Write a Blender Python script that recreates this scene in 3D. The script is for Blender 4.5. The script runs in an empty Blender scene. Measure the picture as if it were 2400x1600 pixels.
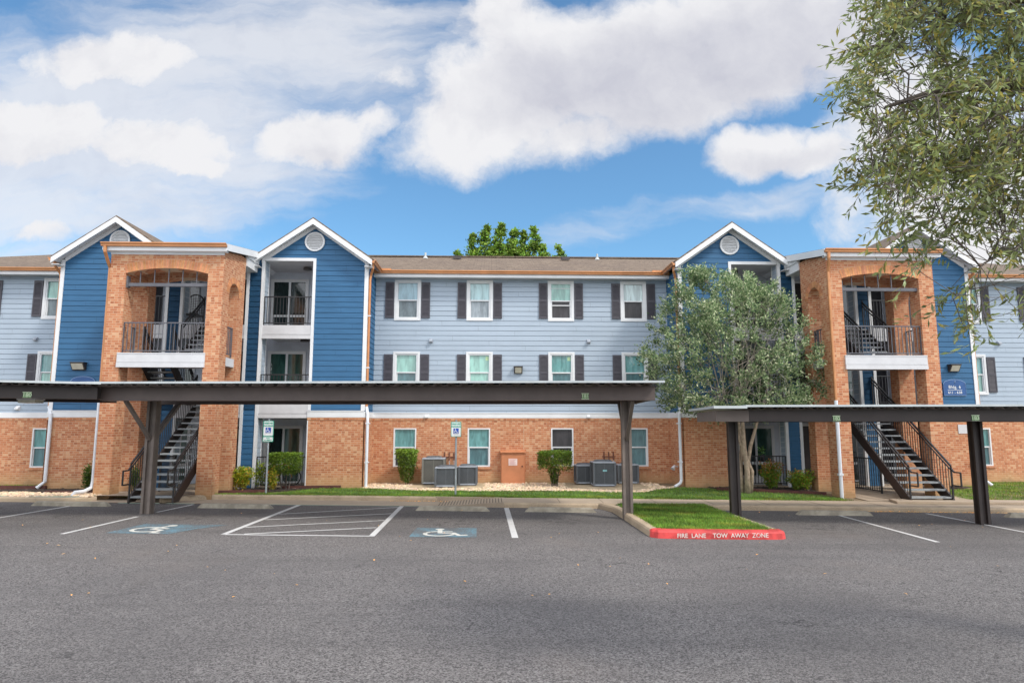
import bpy, math, random
from mathutils import Vector, Matrix
R = math.radians
sc = bpy.context.scene
COL = sc.collection
random.seed(7)

# ------------------------------------------------------------------ geometry collector
class MB:
    def __init__(s):
        s.v = []; s.f = []; s.m = []; s.c = []; s.cur = 0; s.col = (1, 1, 1)
    def face(s, pts):
        n = len(s.v); s.v += [tuple(p) for p in pts]
        s.f.append(tuple(range(n, n + len(pts)))); s.m.append(s.cur); s.c.append(s.col)
    def box(s, x0, x1, y0, y1, z0, z1):
        n = len(s.v)
        s.v += [(x0,y0,z0),(x1,y0,z0),(x1,y1,z0),(x0,y1,z0),(x0,y0,z1),(x1,y0,z1),(x1,y1,z1),(x0,y1,z1)]
        for q in ((0,3,2,1),(4,5,6,7),(0,1,5,4),(1,2,6,5),(2,3,7,6),(3,0,4,7)):
            s.f.append(tuple(n+i for i in q)); s.m.append(s.cur); s.c.append(s.col)
    def hexa(s, a, b):                       # a,b: two matching quads
        n = len(s.v); s.v += [tuple(p) for p in a] + [tuple(p) for p in b]
        for q in ((3,2,1,0),(4,5,6,7),(0,1,5,4),(1,2,6,5),(2,3,7,6),(3,0,4,7)):
            s.f.append(tuple(n+i for i in q)); s.m.append(s.cur); s.c.append(s.col)
    def bar(s, p0, p1, w, h=None, up=(0,0,1)):
        h = h or w; a = Vector(p0); b = Vector(p1); d = (b-a).normalized(); u = Vector(up)
        if abs(d.dot(u)) > .98: u = Vector((0,1,0))
        r = d.cross(u).normalized(); u = r.cross(d).normalized()
        k = lambda p: [p-r*w/2-u*h/2, p+r*w/2-u*h/2, p+r*w/2+u*h/2, p-r*w/2+u*h/2]
        s.hexa(k(a), k(b))
    def prism(s, poly, e0, e1):              # poly: list of points (Vector) ; extruded between offsets e0,e1
        e0 = Vector(e0); e1 = Vector(e1); n = len(poly)
        a = [Vector(p)+e0 for p in poly]; b = [Vector(p)+e1 for p in poly]
        s.face(a[::-1]); s.face(b)
        for i in range(n):
            j = (i+1) % n; s.face([a[i], a[j], b[j], b[i]])
    def tube(s, pts, r, n=8, cap=True):
        pts = [Vector(p) for p in pts]; rs = r if isinstance(r, (list, tuple)) else [r]*len(pts)
        base = len(s.v); prev = None
        for i, p in enumerate(pts):
            d = (pts[min(i+1, len(pts)-1)] - pts[max(i-1, 0)])
            d = d.normalized() if d.length > 1e-9 else Vector((0,0,1))
            if prev is None:
                u = Vector((0,0,1)) if abs(d.z) < .9 else Vector((1,0,0))
            else: u = prev
            u = (u - d*u.dot(d)); u = u.normalized() if u.length > 1e-6 else Vector((1,0,0)); prev = u
            w = d.cross(u)
            for k in range(n):
                t = 2*math.pi*k/n; s.v.append(tuple(p + (u*math.cos(t)+w*math.sin(t))*rs[i]))
        for i in range(len(pts)-1):
            for k in range(n):
                k2 = (k+1) % n; a = base+i*n
                s.f.append((a+k, a+k2, a+n+k2, a+n+k)); s.m.append(s.cur); s.c.append(s.col)
        if cap:
            s.f.append(tuple(base+k for k in range(n))[::-1]); s.m.append(s.cur); s.c.append(s.col)
            e = base+(len(pts)-1)*n
            s.f.append(tuple(e+k for k in range(n))); s.m.append(s.cur); s.c.append(s.col)
    def disc(s, c, r, axis='y', n=24, t=.02):
        c = Vector(c); P = []
        for k in range(n):
            a = 2*math.pi*k/n
            P.append(c + (Vector((math.cos(a)*r, 0, math.sin(a)*r)) if axis == 'y' else Vector((math.cos(a)*r, math.sin(a)*r, 0)) if axis == 'z' else Vector((0, math.cos(a)*r, math.sin(a)*r))))
        d = {'y': (0,-t,0), 'z': (0,0,t), 'x': (t,0,0)}[axis]
        s.prism(P, (0,0,0), d)
    def ring(s, c, r0, r1, t, n=28):         # flat ring in xz, thickness t towards -y
        c = Vector(c)
        for k in range(n):
            a0 = 2*math.pi*k/n; a1 = 2*math.pi*(k+1)/n
            q = [c+Vector((math.cos(a)*r, 0, math.sin(a)*r)) for a, r in ((a0,r0),(a1,r0),(a1,r1),(a0,r1))]
            d = Vector((0,-t,0)); s.hexa(q, [p+d for p in q])
    def build(s, name, mats, parent=None, smooth=False, label=None, bevel=0):
        me = bpy.data.meshes.new(name)
        off = Vector((0,0,0)); p = parent
        while p is not None: off += p.location; p = p.parent
        me.from_pydata([(a-off.x, b-off.y, c-off.z) for a, b, c in s.v] if off.length else s.v, [], s.f)
        mats = mats if isinstance(mats, (list, tuple)) else [mats]
        for m in mats: me.materials.append(m)
        me.polygons.foreach_set('material_index', s.m)
        if any(c != (1,1,1) for c in s.c):
            at = me.attributes.new('col', 'FLOAT_COLOR', 'FACE')
            at.data.foreach_set('color', [x for c in s.c for x in (c[0], c[1], c[2], 1)])
        if smooth: me.polygons.foreach_set('use_smooth', [True]*len(s.f))
        me.validate(); me.update()
        o = bpy.data.objects.new(name, me); COL.objects.link(o)
        if bevel:
            b = o.modifiers.new('b', 'BEVEL'); b.width = bevel; b.segments = 2; b.limit_method = 'ANGLE'
        if parent is not None: o.parent = parent
        if label: o['label'] = label
        return o

def thing(name, label, cat, loc=(0,0,0), rz=0, group=None, kind=None):
    o = bpy.data.objects.new(name, None); COL.objects.link(o); o.empty_display_size = .2
    o.location = loc; o.rotation_euler = (0,0,rz)
    o['label'] = label; o['category'] = cat
    if group: o['group'] = group
    if kind: o['kind'] = kind
    return o
def tag(o, label, cat=None, group=None, kind=None):
    o['label'] = label
    if cat: o['category'] = cat
    if group: o['group'] = group
    if kind: o['kind'] = kind
    return o
def copy_tree(o, parent=None):
    c = o.copy(); COL.objects.link(c)
    if parent is not None: c.parent = parent
    for ch in list(o.children): copy_tree(ch, c)
    return c

# ------------------------------------------------------------------ materials
class NT:
    def __init__(s, tree): s.t = tree; s.n = tree.nodes; s.l = tree.links
    def add(s, typ, inputs=None, **kw):
        n = s.n.new(typ)
        for k, v in kw.items(): setattr(n, k, v)
        for k, v in (inputs or {}).items():
            sock = n.inputs[k]
            if isinstance(v, bpy.types.NodeSocket): s.l.new(v, sock)
            else: sock.default_value = v
        return n
    def math(s, op, a, b=0.0, c=None, clamp=False):
        d = {0: a, 1: b}
        if c is not None: d[2] = c
        return s.add('ShaderNodeMath', d, operation=op, use_clamp=clamp).outputs[0]
    def mix(s, fac, a, b, blend='MIX'):
        n = s.add('ShaderNodeMix', None, data_type='RGBA', blend_type=blend)
        for sock, v in ((n.inputs['Factor'], fac), (n.inputs[6], a), (n.inputs[7], b)):
            if isinstance(v, bpy.types.NodeSocket): s.l.new(v, sock)
            else: sock.default_value = v if not isinstance(v, tuple) or len(v) == 4 else (*v, 1)
        return n.outputs[2]
    def noise(s, vec, scale, detail=4, rough=.55, dist=0):
        return s.add('ShaderNodeTexNoise', {'Vector': vec, 'Scale': scale, 'Detail': detail, 'Roughness': rough, 'Distortion': dist}).outputs[0]
    def ramp(s, fac, a, b, c0=(0,0,0), c1=(1,1,1)):
        n = s.add('ShaderNodeMapRange', {0: fac, 1: a, 2: b, 3: 0., 4: 1.}, interpolation_type='SMOOTHSTEP')
        return n.outputs[0]
    def bump(s, h, strength=.3, dist=.01):
        return s.add('ShaderNodeBump', {'Height': h, 'Strength': strength, 'Distance': dist}).outputs[0]

def newmat(name):
    m = bpy.data.materials.new(name); m.use_nodes = True
    t = NT(m.node_tree); b = t.n['Principled BSDF']; pos = t.add('ShaderNodeNewGeometry').outputs['Position']
    return m, t, b, pos
def simple(name, c, rough=.6, metal=0., var=.12, vscale=3., bump=0., bscale=60., spec=.5, attr=False, fine=0.):
    m, t, b, pos = newmat(name)
    n = t.noise(pos, vscale, 5, .6)
    lo = tuple(x*(1-var) for x in c); hi = tuple(min(1, x*(1+var)) for x in c)
    col = t.mix(t.ramp(n, .3, .7), lo, hi)
    if fine:
        col = t.mix(t.ramp(t.noise(pos, bscale, 3, .6), .35, .65), col, tuple(min(1, x*(1+fine)) for x in c))
    if attr:
        a = t.add('ShaderNodeAttribute', attribute_name='col').outputs[0]
        col = t.mix(1., col, a, 'MULTIPLY')
    t.l.new(col, b.inputs['Base Color'])
    b.inputs['Roughness'].default_value = rough; b.inputs['Metallic'].default_value = metal
    b.inputs['Specular IOR Level'].default_value = spec
    if bump: t.l.new(t.bump(t.noise(pos, bscale, 4, .6), bump, .01), b.inputs['Normal'])
    return m
def brick_mat(name, c1, c2, mortar, stain=True, soldier=False):
    m, t, b, pos = newmat(name)
    s = t.add('ShaderNodeSeparateXYZ', {0: pos})
    u = t.math('ADD', s.outputs[0], s.outputs[1])
    w = t.noise(pos, 1.3, 3)
    zz = t.math('ADD', s.outputs[2], t.math('MULTIPLY', t.math('SUBTRACT', t.noise(pos, 7., 2), .5), .006))
    vec = t.add('ShaderNodeCombineXYZ', {0: u, 1: zz}).outputs[0]
    br = t.add('ShaderNodeTexBrick', {'Vector': vec, 'Color1': (*c1, 1), 'Color2': (*c2, 1), 'Mortar': (*mortar, 1), 'Scale': 1., 'Mortar Size': .007,
               'Mortar Smooth': .25, 'Bias': -.15, 'Brick Width': .213, 'Row Height': .0735})
    # per-brick colour jitter
    cell = t.add('ShaderNodeCombineXYZ', {0: t.math('FLOOR', t.math('DIVIDE', u, .1065)), 1: t.math('FLOOR', t.math('DIVIDE', s.outputs[2], .0735))}).outputs[0]
    wn = t.add('ShaderNodeTexWhiteNoise', {'Vector': cell}, noise_dimensions='2D').outputs[0]
    isb = t.math('SUBTRACT', 1., br.outputs['Fac'])
    col = t.mix(t.math('MULTIPLY', t.ramp(wn, .72, .95), t.math('MULTIPLY', isb, .75)), br.outputs['Color'], (c1[0]*1.18, c1[1]*1.65, c1[2]*1.9))
    col = t.mix(t.math('MULTIPLY', t.ramp(wn, .2, .0), t.math('MULTIPLY', isb, .55)), col, (c2[0]*.6, c2[1]*.5, c2[2]*.5))
    col = t.mix(t.math('MULTIPLY', t.ramp(w, .35, .75), .32), col, (c1[0]*.75, c1[1]*.7, c1[2]*.7), 'MIX')
    if stain:
        g = t.math('ADD', s.outputs[2], t.math('MULTIPLY', t.math('SUBTRACT', t.noise(pos, 2.2, 4), .5), .5))
        f = t.ramp(g, .75, .28)
        col = t.mix(t.math('MULTIPLY', f, .62), col, (.52, .33, .17))
        f2 = t.ramp(g, .32, .16)
        col = t.mix(t.math('MULTIPLY', f2, .5), col, (.26, .19, .10))
    t.l.new(col, b.inputs['Base Color']); b.inputs['Roughness'].default_value = .88
    b.inputs['Specular IOR Level'].default_value = .2
    h = t.math('ADD', t.math('MULTIPLY', isb, 1.), t.math('MULTIPLY', t.noise(pos, 90, 3), .4))
    t.l.new(t.bump(h, .5, .006), b.inputs['Normal'])
    return m
def siding_mat(name, c, streak=.1):
    m, t, b, pos = newmat(name)
    s = t.add('ShaderNodeSeparateXYZ', {0: pos})
    v = t.add('ShaderNodeCombineXYZ', {0: t.math('MULTIPLY', s.outputs[0], .5), 1: t.math('MULTIPLY', s.outputs[1], .5), 2: t.math('MULTIPLY', s.outputs[2], 14.)}).outputs[0]
    n = t.noise(v, 3., 4, .6); n2 = t.noise(pos, .8, 3)
    row = t.math('FLOOR', t.math('DIVIDE', s.outputs[2], .185))
    seg = t.math('FLOOR', t.math('ADD', t.math('DIVIDE', t.math('ADD', s.outputs[0], s.outputs[1]), 3.66), t.math('MULTIPLY', row, .37)))
    wn = t.add('ShaderNodeTexWhiteNoise', {'Vector': t.add('ShaderNodeCombineXYZ', {0: row, 1: seg}).outputs[0]}, noise_dimensions='2D').outputs[0]
    col = t.mix(t.ramp(n, .3, .7), tuple(x*(1-streak) for x in c), tuple(x*(1+streak) for x in c))
    col = t.mix(t.math('MULTIPLY', wn, .25), col, tuple(x*.82 for x in c))
    col = t.mix(t.math('MULTIPLY', t.ramp(n2, .4, .7), .3), col, tuple(min(1, x*1.12) for x in c))
    fr = t.math('FRACT', t.math('ADD', t.math('DIVIDE', t.math('ADD', s.outputs[0], s.outputs[1]), 3.66), t.math('MULTIPLY', row, .37)))
    col = t.mix(t.math('MULTIPLY', t.math('LESS_THAN', fr, .0035), .45), col, tuple(x*.3 for x in c))
    dr = t.noise(t.add('ShaderNodeCombineXYZ', {0: t.math('MULTIPLY', t.math('ADD', s.outputs[0], s.outputs[1]), 5.), 1: t.math('MULTIPLY', s.outputs[2], .35)}).outputs[0], 1.2, 4, .6)
    col = t.mix(t.math('MULTIPLY', t.ramp(dr, .55, .75), .18), col, tuple(x*.65+.02 for x in c))
    t.l.new(col, b.inputs['Base Color']); b.inputs['Roughness'].default_value = .55; b.inputs['Specular IOR Level'].default_value = .3
    t.l.new(t.bump(n, .25, .004), b.inputs['Normal'])
    return m
def leaf_mat(name, c, trans=.3, rough=.5, var=.2):
    m, t, b, pos = newmat(name)
    a = t.add('ShaderNodeAttribute', attribute_name='col').outputs[0]
    base = t.mix(t.ramp(t.noise(pos, 2.5, 3), .3, .7), tuple(x*(1-var) for x in c), tuple(x*(1+var) for x in c))
    col = t.mix(1., base, a, 'MULTIPLY')
    t.l.new(col, b.inputs['Base Color']); b.inputs['Roughness'].default_value = rough; b.inputs['Specular IOR Level'].default_value = .4
    tr = t.add('ShaderNodeBsdfTranslucent', {'Color': col}).outputs[0]
    mx = t.add('ShaderNodeMixShader', {0: trans, 1: b.outputs[0], 2: tr}).outputs[0]
    t.l.new(mx, t.n['Material Output'].inputs[0])
    return m
def shingle_mat(name, ax):
    m, t, b, pos = newmat(name)
    s = t.add('ShaderNodeSeparateXYZ', {0: pos})
    u = s.outputs[0] if ax == 'x' else s.outputs[1]
    vv = t.math('MULTIPLY', s.outputs[2], 2.9 if ax == 'x' else 1.75)
    vec = t.add('ShaderNodeCombineXYZ', {0: u, 1: vv}).outputs[0]
    br = t.add('ShaderNodeTexBrick', {'Vector': vec, 'Color1': (.215,.165,.125,1), 'Color2': (.15,.112,.085,1), 'Mortar': (.07,.055,.045,1), 'Scale': 1., 'Mortar Size': .012,
               'Mortar Smooth': .5, 'Bias': 0., 'Brick Width': .3, 'Row Height': .16}, offset=.37, squash=.7, squash_frequency=3)
    n = t.noise(pos, 5., 5, .7); n2 = t.noise(pos, .7, 3)
    col = t.mix(t.math('MULTIPLY', t.ramp(n, .4, .65), .55), br.outputs['Color'], (.26,.205,.155))
    col = t.mix(t.math('MULTIPLY', t.ramp(n2, .4, .65), .3), col, (.13,.10,.085))
    t.l.new(col, b.inputs['Base Color']); b.inputs['Roughness'].default_value = .9; b.inputs['Specular IOR Level'].default_value = .2
    t.l.new(t.bump(t.math('ADD', n, t.math('MULTIPLY', br.outputs['Fac'], -.6)), .5, .02), b.inputs['Normal'])
    return m
def glass_mat(name, c, rough=.04, curtain=True, spec=.9):
    m, t, b, pos = newmat(name)
    s = t.add('ShaderNodeSeparateXYZ', {0: pos})
    v = t.add('ShaderNodeCombineXYZ', {0: t.math('MULTIPLY', s.outputs[0], 4.), 1: s.outputs[1], 2: t.math('MULTIPLY', s.outputs[2], .8)}).outputs[0]
    n = t.noise(v, 1.6, 3, .6, .8)
    col = t.mix(t.ramp(n, .3, .7), tuple(x*.7 for x in c), tuple(min(1, x*1.25) for x in c)) if curtain else (*c, 1)
    if curtain: t.l.new(col, b.inputs['Base Color'])
    else: b.inputs['Base Color'].default_value = col
    b.inputs['Roughness'].default_value = rough; b.inputs['Specular IOR Level'].default_value = spec; b.inputs['IOR'].default_value = 1.5
    return m

M = {}
M['brick'] = brick_mat('brick', (.54,.238,.122), (.43,.148,.070), (.56,.40,.27))
M['brick_red'] = M['brick']
M['voussoir'] = simple('voussoir', (.60,.275,.135), .88, var=.15, vscale=9, attr=True, bump=.3, bscale=90, spec=.2)
M['mortar'] = simple('mortar', (.50,.33,.215), .9, var=.1)
M['lightblue'] = siding_mat('pale_blue_siding', (.365,.435,.515), .06)
M['blue'] = siding_mat('deep_blue_siding', (.036,.125,.250), .18)
M['white'] = simple('white_trim', (.70,.71,.725), .5, var=.04, vscale=2)
M['offwhite'] = simple('offwhite_soffit', (.56,.56,.575), .7, var=.05)
M['greywall'] = simple('recess_wall', (.58,.62,.69), .7, var=.06)
M['copper'] = simple('copper_gutter', (.55,.245,.105), .38, .35, var=.12, vscale=2.)
M['roofx'] = shingle_mat('shingles', 'x'); M['roofy'] = shingle_mat('gable_shingles', 'y')
M['shutter'] = simple('shutter', (.062,.058,.072), .5, var=.08)
M['black'] = simple('black_metal', (.022,.021,.023), .45, var=.2, spec=.5)
M['greymetal'] = simple('grey_metal_rail', (.10,.10,.115), .45, var=.12)
M['brown'] = simple('brown_steel', (.112,.085,.077), .5, var=.15, vscale=1.5)
M['darkbrown'] = simple('dark_brown_steel', (.034,.024,.022), .5, var=.2, vscale=1.5)
M['postbrown'] = simple('post_brown', (.155,.125,.108), .55, var=.2, vscale=2.5, bump=.1, bscale=20)
M['taupe'] = simple('lit_brown_steel', (.135,.108,.095), .5, var=.1, vscale=1.5)  # brighter lit tone of the dark brown beam, put into the base colour
M['zinc'] = simple('roof_sheet', (.46,.50,.51), .5, .0, var=.08)
M['under'] = simple('sheet_underside', (.21,.18,.165), .6, var=.1)
M['tread'] = simple('tread', (.30,.32,.33), .6, var=.15, vscale=6)
M['pvc'] = simple('white_pipe', (.70,.73,.78), .4, var=.05)
M['door'] = simple('dark_door', (.018,.017,.024), .4, var=.1)
M['browndoor'] = simple('brown_door', (.045,.036,.036), .5, var=.1)
M['teal'] = glass_mat('teal_glass', (.13,.30,.30)); M['mint'] = glass_mat('mint_glass', (.24,.46,.40))
M['skyglass'] = glass_mat('sky_reflection_glass', (.24,.40,.47)); M['palesky'] = glass_mat('pale_sky_reflection_glass', (.33,.50,.52)); M['cloudglass'] = glass_mat('cloud_reflection_glass', (.48,.60,.60)); M['screen'] = glass_mat('window_screen', (.16,.20,.22), .3, spec=.4)  # sky and cloud panes have their reflections painted into the base colour
M['palescreen'] = glass_mat('pale_screen', (.27,.31,.34), .3, spec=.4); M['darkscreen'] = glass_mat('dark_screen', (.055,.052,.056), .35, spec=.35); M['tealscreen'] = glass_mat('teal_screen', (.07,.16,.18), .2)
M['darkglass'] = glass_mat('dark_glass', (.022,.034,.034), .05); M['greenglass'] = glass_mat('green_glass', (.035,.085,.07), .05)
M['concrete'] = simple('concrete', (.36,.285,.21), .9, var=.2, vscale=1.2, bump=.3, bscale=40, fine=.12)
M['kerbc'] = simple('kerb_concrete', (.40,.31,.215), .9, var=.32, vscale=1.8, bump=.35, bscale=45, fine=.15)
M['redkerb'] = simple('red_paint', (.52,.050,.048), .7, var=.38, vscale=3.5, bump=.25, bscale=40)
M['stopc'] = simple('wheel_stop_concrete', (.33,.295,.235), .9, var=.25, vscale=4, bump=.35, bscale=50)
M['padc'] = simple('pad_concrete', (.42,.33,.215), .9, var=.25, vscale=2, bump=.2, bscale=40)
M['mulch'] = simple('mulch', (.035,.026,.022), .95, var=.6, vscale=25, bump=1., bscale=30, attr=True)
M['edging'] = simple('red_edging', (.085,.028,.022), .8, var=.25, vscale=5)
M['soil'] = simple('soil', (.20,.15,.09), .95, var=.3, vscale=4, bump=.5, bscale=30)
M['turf'] = simple('turf', (.075,.14,.028), .95, var=.35, vscale=5, bump=.6, bscale=60)
M['blade'] = leaf_mat('grass_blade', (.195,.335,.055), .3, .6, .3)
M['stone'] = simple('river_stone', (.72,.59,.44), .8, var=.15, vscale=12, attr=True)
M['bark'] = simple('pale_bark', (.33,.255,.185), .85, var=.3, vscale=9, bump=.4, bscale=40)
M['greybark'] = simple('grey_bark', (.13,.105,.09), .9, var=.3, vscale=9, bump=.5, bscale=50)
M['twig'] = simple('pale_twig', (.27,.235,.195), .85, var=.2, vscale=9)
M['crapeleaf'] = leaf_mat('grey_green_leaf', (.285,.365,.200), .42, .45)
M['oakleaf'] = leaf_mat('oak_leaf', (.345,.360,.150), .52, .38)
M['farleaf'] = leaf_mat('far_leaf', (.21,.36,.065), .35, .5)
M['hedgeleaf'] = leaf_mat('hedge_leaf', (.175,.285,.042), .3, .4)
M['acgrey'] = simple('ac_grey', (.105,.117,.132), .5, var=.08); M['acfin'] = simple('ac_fin', (.035,.039,.043), .6)
M['actaupe'] = simple('ac_taupe', (.17,.165,.145), .55, var=.06); M['actrim'] = simple('ac_trim', (.33,.36,.41), .45)
M['terracotta'] = simple('terracotta_paint', (.50,.195,.088), .55, var=.1, vscale=2)
M['signgreen'] = simple('sign_green', (.02,.36,.24), .4); M['signwhite'] = simple('sign_white', (.78,.80,.80), .4); M['signblue'] = simple('sign_blue', (.012,.07,.42), .4)
M['pole'] = simple('galvanised_pole', (.36,.40,.43), .4, .5, var=.15, vscale=6)
M['plaqueblue'] = simple('plaque_blue', (.022,.085,.25), .5); M['plaquelight'] = simple('plaque_edge', (.22,.33,.52), .5)
M['taggreen'] = simple('tag_green', (.10,.24,.08), .5); M['taglight'] = simple('tag_light', (.55,.66,.45), .5)
M['lamplens'] = simple('lamp_lens', (.62,.60,.50), .25); M['lampbody'] = simple('lamp_body', (.055,.045,.040), .5)
M['orange'] = simple('orange_paint', (.65,.20,.03), .35); M['rubber'] = simple('rubber', (.015,.015,.016), .8)
M['red'] = simple('red_petals', (.45,.02,.02), .6); M['potblack'] = simple('black_pot', (.02,.02,.02), .4)
M['notice'] = simple('notice_paper', (.72,.62,.60), .6); M['noticeink'] = simple('notice_ink', (.55,.25,.22), .6)
M['rust'] = simple('rusty_pipe', (.15,.055,.035), .8, var=.3, vscale=20)

def asphalt_mat():
    m, t, b, pos = newmat('asphalt')
    v = t.add('ShaderNodeTexVoronoi', {'Vector': pos, 'Scale': 78.}); v2 = t.add('ShaderNodeTexVoronoi', {'Vector': pos, 'Scale': 50.})
    g = t.add('ShaderNodeSeparateColor', {0: v.outputs['Color']}).outputs[0]
    g2 = t.add('ShaderNodeSeparateColor', {0: v2.outputs['Color']}).outputs[0]
    col = t.mix(t.ramp(g, .1, .9), (.090,.082,.080), (.270,.250,.240))
    col = t.mix(t.math('MULTIPLY', t.ramp(g2, .90, .97), .55), col, (.34,.325,.31))
    col = t.mix(t.math('MULTIPLY', t.ramp(g2, .16, .02), .42), col, (.03,.028,.028))
    n = t.noise(pos, .35, 4, .6); n2 = t.noise(pos, 1.7, 5, .65)
    col = t.mix(t.math('MULTIPLY', t.ramp(n, .4, .65), .40), col, (.118,.110,.109))
    col = t.mix(t.math('MULTIPLY', t.ramp(n2, .52, .75), .28), col, (.20,.186,.176))
    st = t.ramp(t.noise(pos, .9, 5, .7), .60, .74)
    col = t.mix(t.math('MULTIPLY', st, .35), col, (.052,.049,.049))
    br_ = t.ramp(t.noise(pos, .22, 3, .6), .54, .68)
    col = t.mix(t.math('MULTIPLY', br_, .16), col, (.30,.245,.205))
    # fine cracks
    w = t.add('ShaderNodeVectorMath', {0: pos, 1: t.add('ShaderNodeVectorMath', {0: t.add('ShaderNodeTexNoise', {'Vector': pos, 'Scale': 1.3, 'Detail': 5.}).outputs['Color'], 3: 1.2}, operation='SCALE').outputs[0]}, operation='ADD').outputs[0]
    cr = t.add('ShaderNodeTexVoronoi', {'Vector': w, 'Scale': .33}, feature='DISTANCE_TO_EDGE').outputs['Distance']
    ck = t.math('MULTIPLY', t.ramp(cr, .004, .0012), t.ramp(t.noise(pos, .5, 2), .50, .58))
    col = t.mix(t.math('MULTIPLY', ck, .5), col, (.022,.02,.02))
    sp = t.add('ShaderNodeSeparateXYZ', {0: pos})
    for ox, oy, r_ in ((-1.0,15.6,1.0),(1.8,15.9,.9),(-7.0,16.2,.9),(7.4,15.0,1.0),(10.2,15.3,.9),(-10.1,16.5,.8)):     # oil drips in the stalls
        dd = t.add('ShaderNodeVectorMath', {0: pos, 1: (ox,oy,0)}, operation='DISTANCE').outputs['Value']
        col = t.mix(t.math('MULTIPLY', t.math('MULTIPLY', t.ramp(dd, r_, .1), t.ramp(t.noise(pos, 4., 4, .7), .48, .62)), .55), col, (.035,.033,.033))
    tx = t.noise(t.add('ShaderNodeCombineXYZ', {0: t.math('MULTIPLY', sp.outputs[0], .08), 1: t.math('MULTIPLY', sp.outputs[1], 1.1)}).outputs[0], 1.0, 3, .5)
    col = t.mix(t.math('MULTIPLY', t.ramp(tx, .5, .68), .22), col, (.085,.08,.08))
    t.l.new(col, b.inputs['Base Color']); b.inputs['Roughness'].default_value = .92; b.inputs['Specular IOR Level'].default_value = .25
    h = t.math('ADD', t.math('MULTIPLY', v.outputs['Distance'], -1.0), t.math('MULTIPLY', t.noise(pos, 30, 4), .6))
    t.l.new(t.bump(h, .9, .016), b.inputs['Normal'])
    return m
M['asphalt'] = asphalt_mat()
def paint_mat(name, c, wear=.5):
    m, t, b, pos = newmat(name)
    n = t.noise(pos, 28., 5, .7); n2 = t.noise(pos, 2., 3)
    f = t.ramp(t.math('ADD', t.math('MULTIPLY', n, .7), t.math('MULTIPLY', n2, .4)), wear-.09, wear+.09)
    col = t.mix(f, (.11,.108,.11), c)
    t.l.new(col, b.inputs['Base Color']); b.inputs['Roughness'].default_value = .8
    t.l.new(t.bump(t.noise(pos, 60, 4), .5, .01), b.inputs['Normal'])
    return m
M['line'] = paint_mat('worn_white_paint', (.58,.57,.56), .42)
M['symwhite'] = paint_mat('symbol_white', (.62,.61,.56), .44)
M['symblue'] = paint_mat('faded_blue_paint', (.12,.24,.30), .575)

# ------------------------------------------------------------------ site surfaces
C0 = 1.15                      # building's centre line
WY, GY, TY = 24.4, 22.75, 20.0 # wall, gable front, stair tower front
B = .17
def zl(x): return .02 - .008*max(-20, min(20, x))
def kerbY(x): x = max(-20, min(20, x)); return 18.5 - .06*x
def grassY(x): x = max(-20, min(20, x)); return 19.86 - .045*x
def gz(x, y):
    t = max(0, min(1, (y-grassY(x))/2.2)); t = t*t*(3-2*t)
    return (zl(x)+.13)*(1-t) + B*t

# parking lot: one sheet (tilted slightly), reaching the horizon in front and at the sides
lot = MB()
xs = [-260, -60, -20, -10.5, -5, 0, 5, 10, 20, 60, 260]
ys = [-300, -60, -10, 6, 12]
for i in range(len(xs)-1):
    a, b = xs[i], xs[i+1]
    rows = ys
    for j in range(len(rows)-1):
        lot.face([(a,rows[j],zl(a)),(b,rows[j],zl(b)),(b,rows[j+1],zl(b)),(a,rows[j+1],zl(a))])
    lot.face([(a,12,zl(a)),(b,12,zl(b)),(b,kerbY(b)+.05,zl(b)),(a,kerbY(a)+.05,zl(a))])
LOT = tag(lot.build('parking_lot', M['asphalt']), 'grey weathered asphalt parking lot across the foreground', kind='structure')

far = MB(); far.face([(-500,30,-.4),(500,30,-.4),(500,700,-.4),(-500,700,-.4)]); far.face([(-500,kerbY(-20)-.2,-.41),(-20.5,kerbY(-20)-.2,-.41),(-20.5,30,-.41),(-500,30,-.41)]); far.face([(20.5,17,-.41),(500,17,-.41),(500,30,-.41),(20.5,30,-.41)])
tag(far.build('ground', M['turf']), 'grassy ground beyond the building', kind='structure')

def strip(mb, pts, w, dz=.004):
    for (a, b) in zip(pts[:-1], pts[1:]):
        a = Vector((a[0],a[1])); b = Vector((b[0],b[1])); d = (b-a).normalized(); n = Vector((-d.y,d.x))*w/2
        n_ = max(1, int((b-a).length/1.5))
        for k in range(n_):
            p = a.lerp(b, k/n_); q = a.lerp(b, (k+1)/n_)
            mb.face([(r.x, r.y, zl(r.x)+dz) for r in (p+n, p-n, q-n, q+n)][::-1])
def line(pts, w=.1, name='painted_line', label=None, dz=.004):
    mb = MB(); strip(mb, pts, w, dz)
    if mb.f and Vector(mb.v[1]).to_2d() is not None:
        a, b, c = (Vector(mb.v[i]) for i in mb.f[0][:3])
        if (b-a).cross(c-a).z < 0: mb.f = [f[::-1] for f in mb.f]
    return mb.build(name, M['line'], LOT, label=label)
line([(-11.55,14.2),(-11.19,18.44)]); line([(-8.52,13.81),(-8.38,16.4)]); line([(-8.33,17.2),(-8.17,18.85)], .085)
line([(8.81,13.15),(8.95,17.24)]); line([(11.66,13.6),(11.53,17.58)]); line([(14.4,13.4),(14.3,17.2)])
line([(.49,13.51),(.43,18.42)], .13)
ai = MB()
strip(ai, [(-5.35,13.82),(-5.28,18.82)], .12); strip(ai, [(-2.37,13.64),(-2.44,18.74)], .12); 
strip(ai, [(-5.30,13.80),(-2.42,13.66)], .09, .006)
for p, q in (((-5.22,16.9),(-2.49,18.4)),((-5.22,15.9),(-2.48,17.09)),((-5.25,14.75),(-2.46,15.87)),((-4.95,13.85),(-2.46,14.76))): strip(ai, [p, q], .085, .008)
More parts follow.
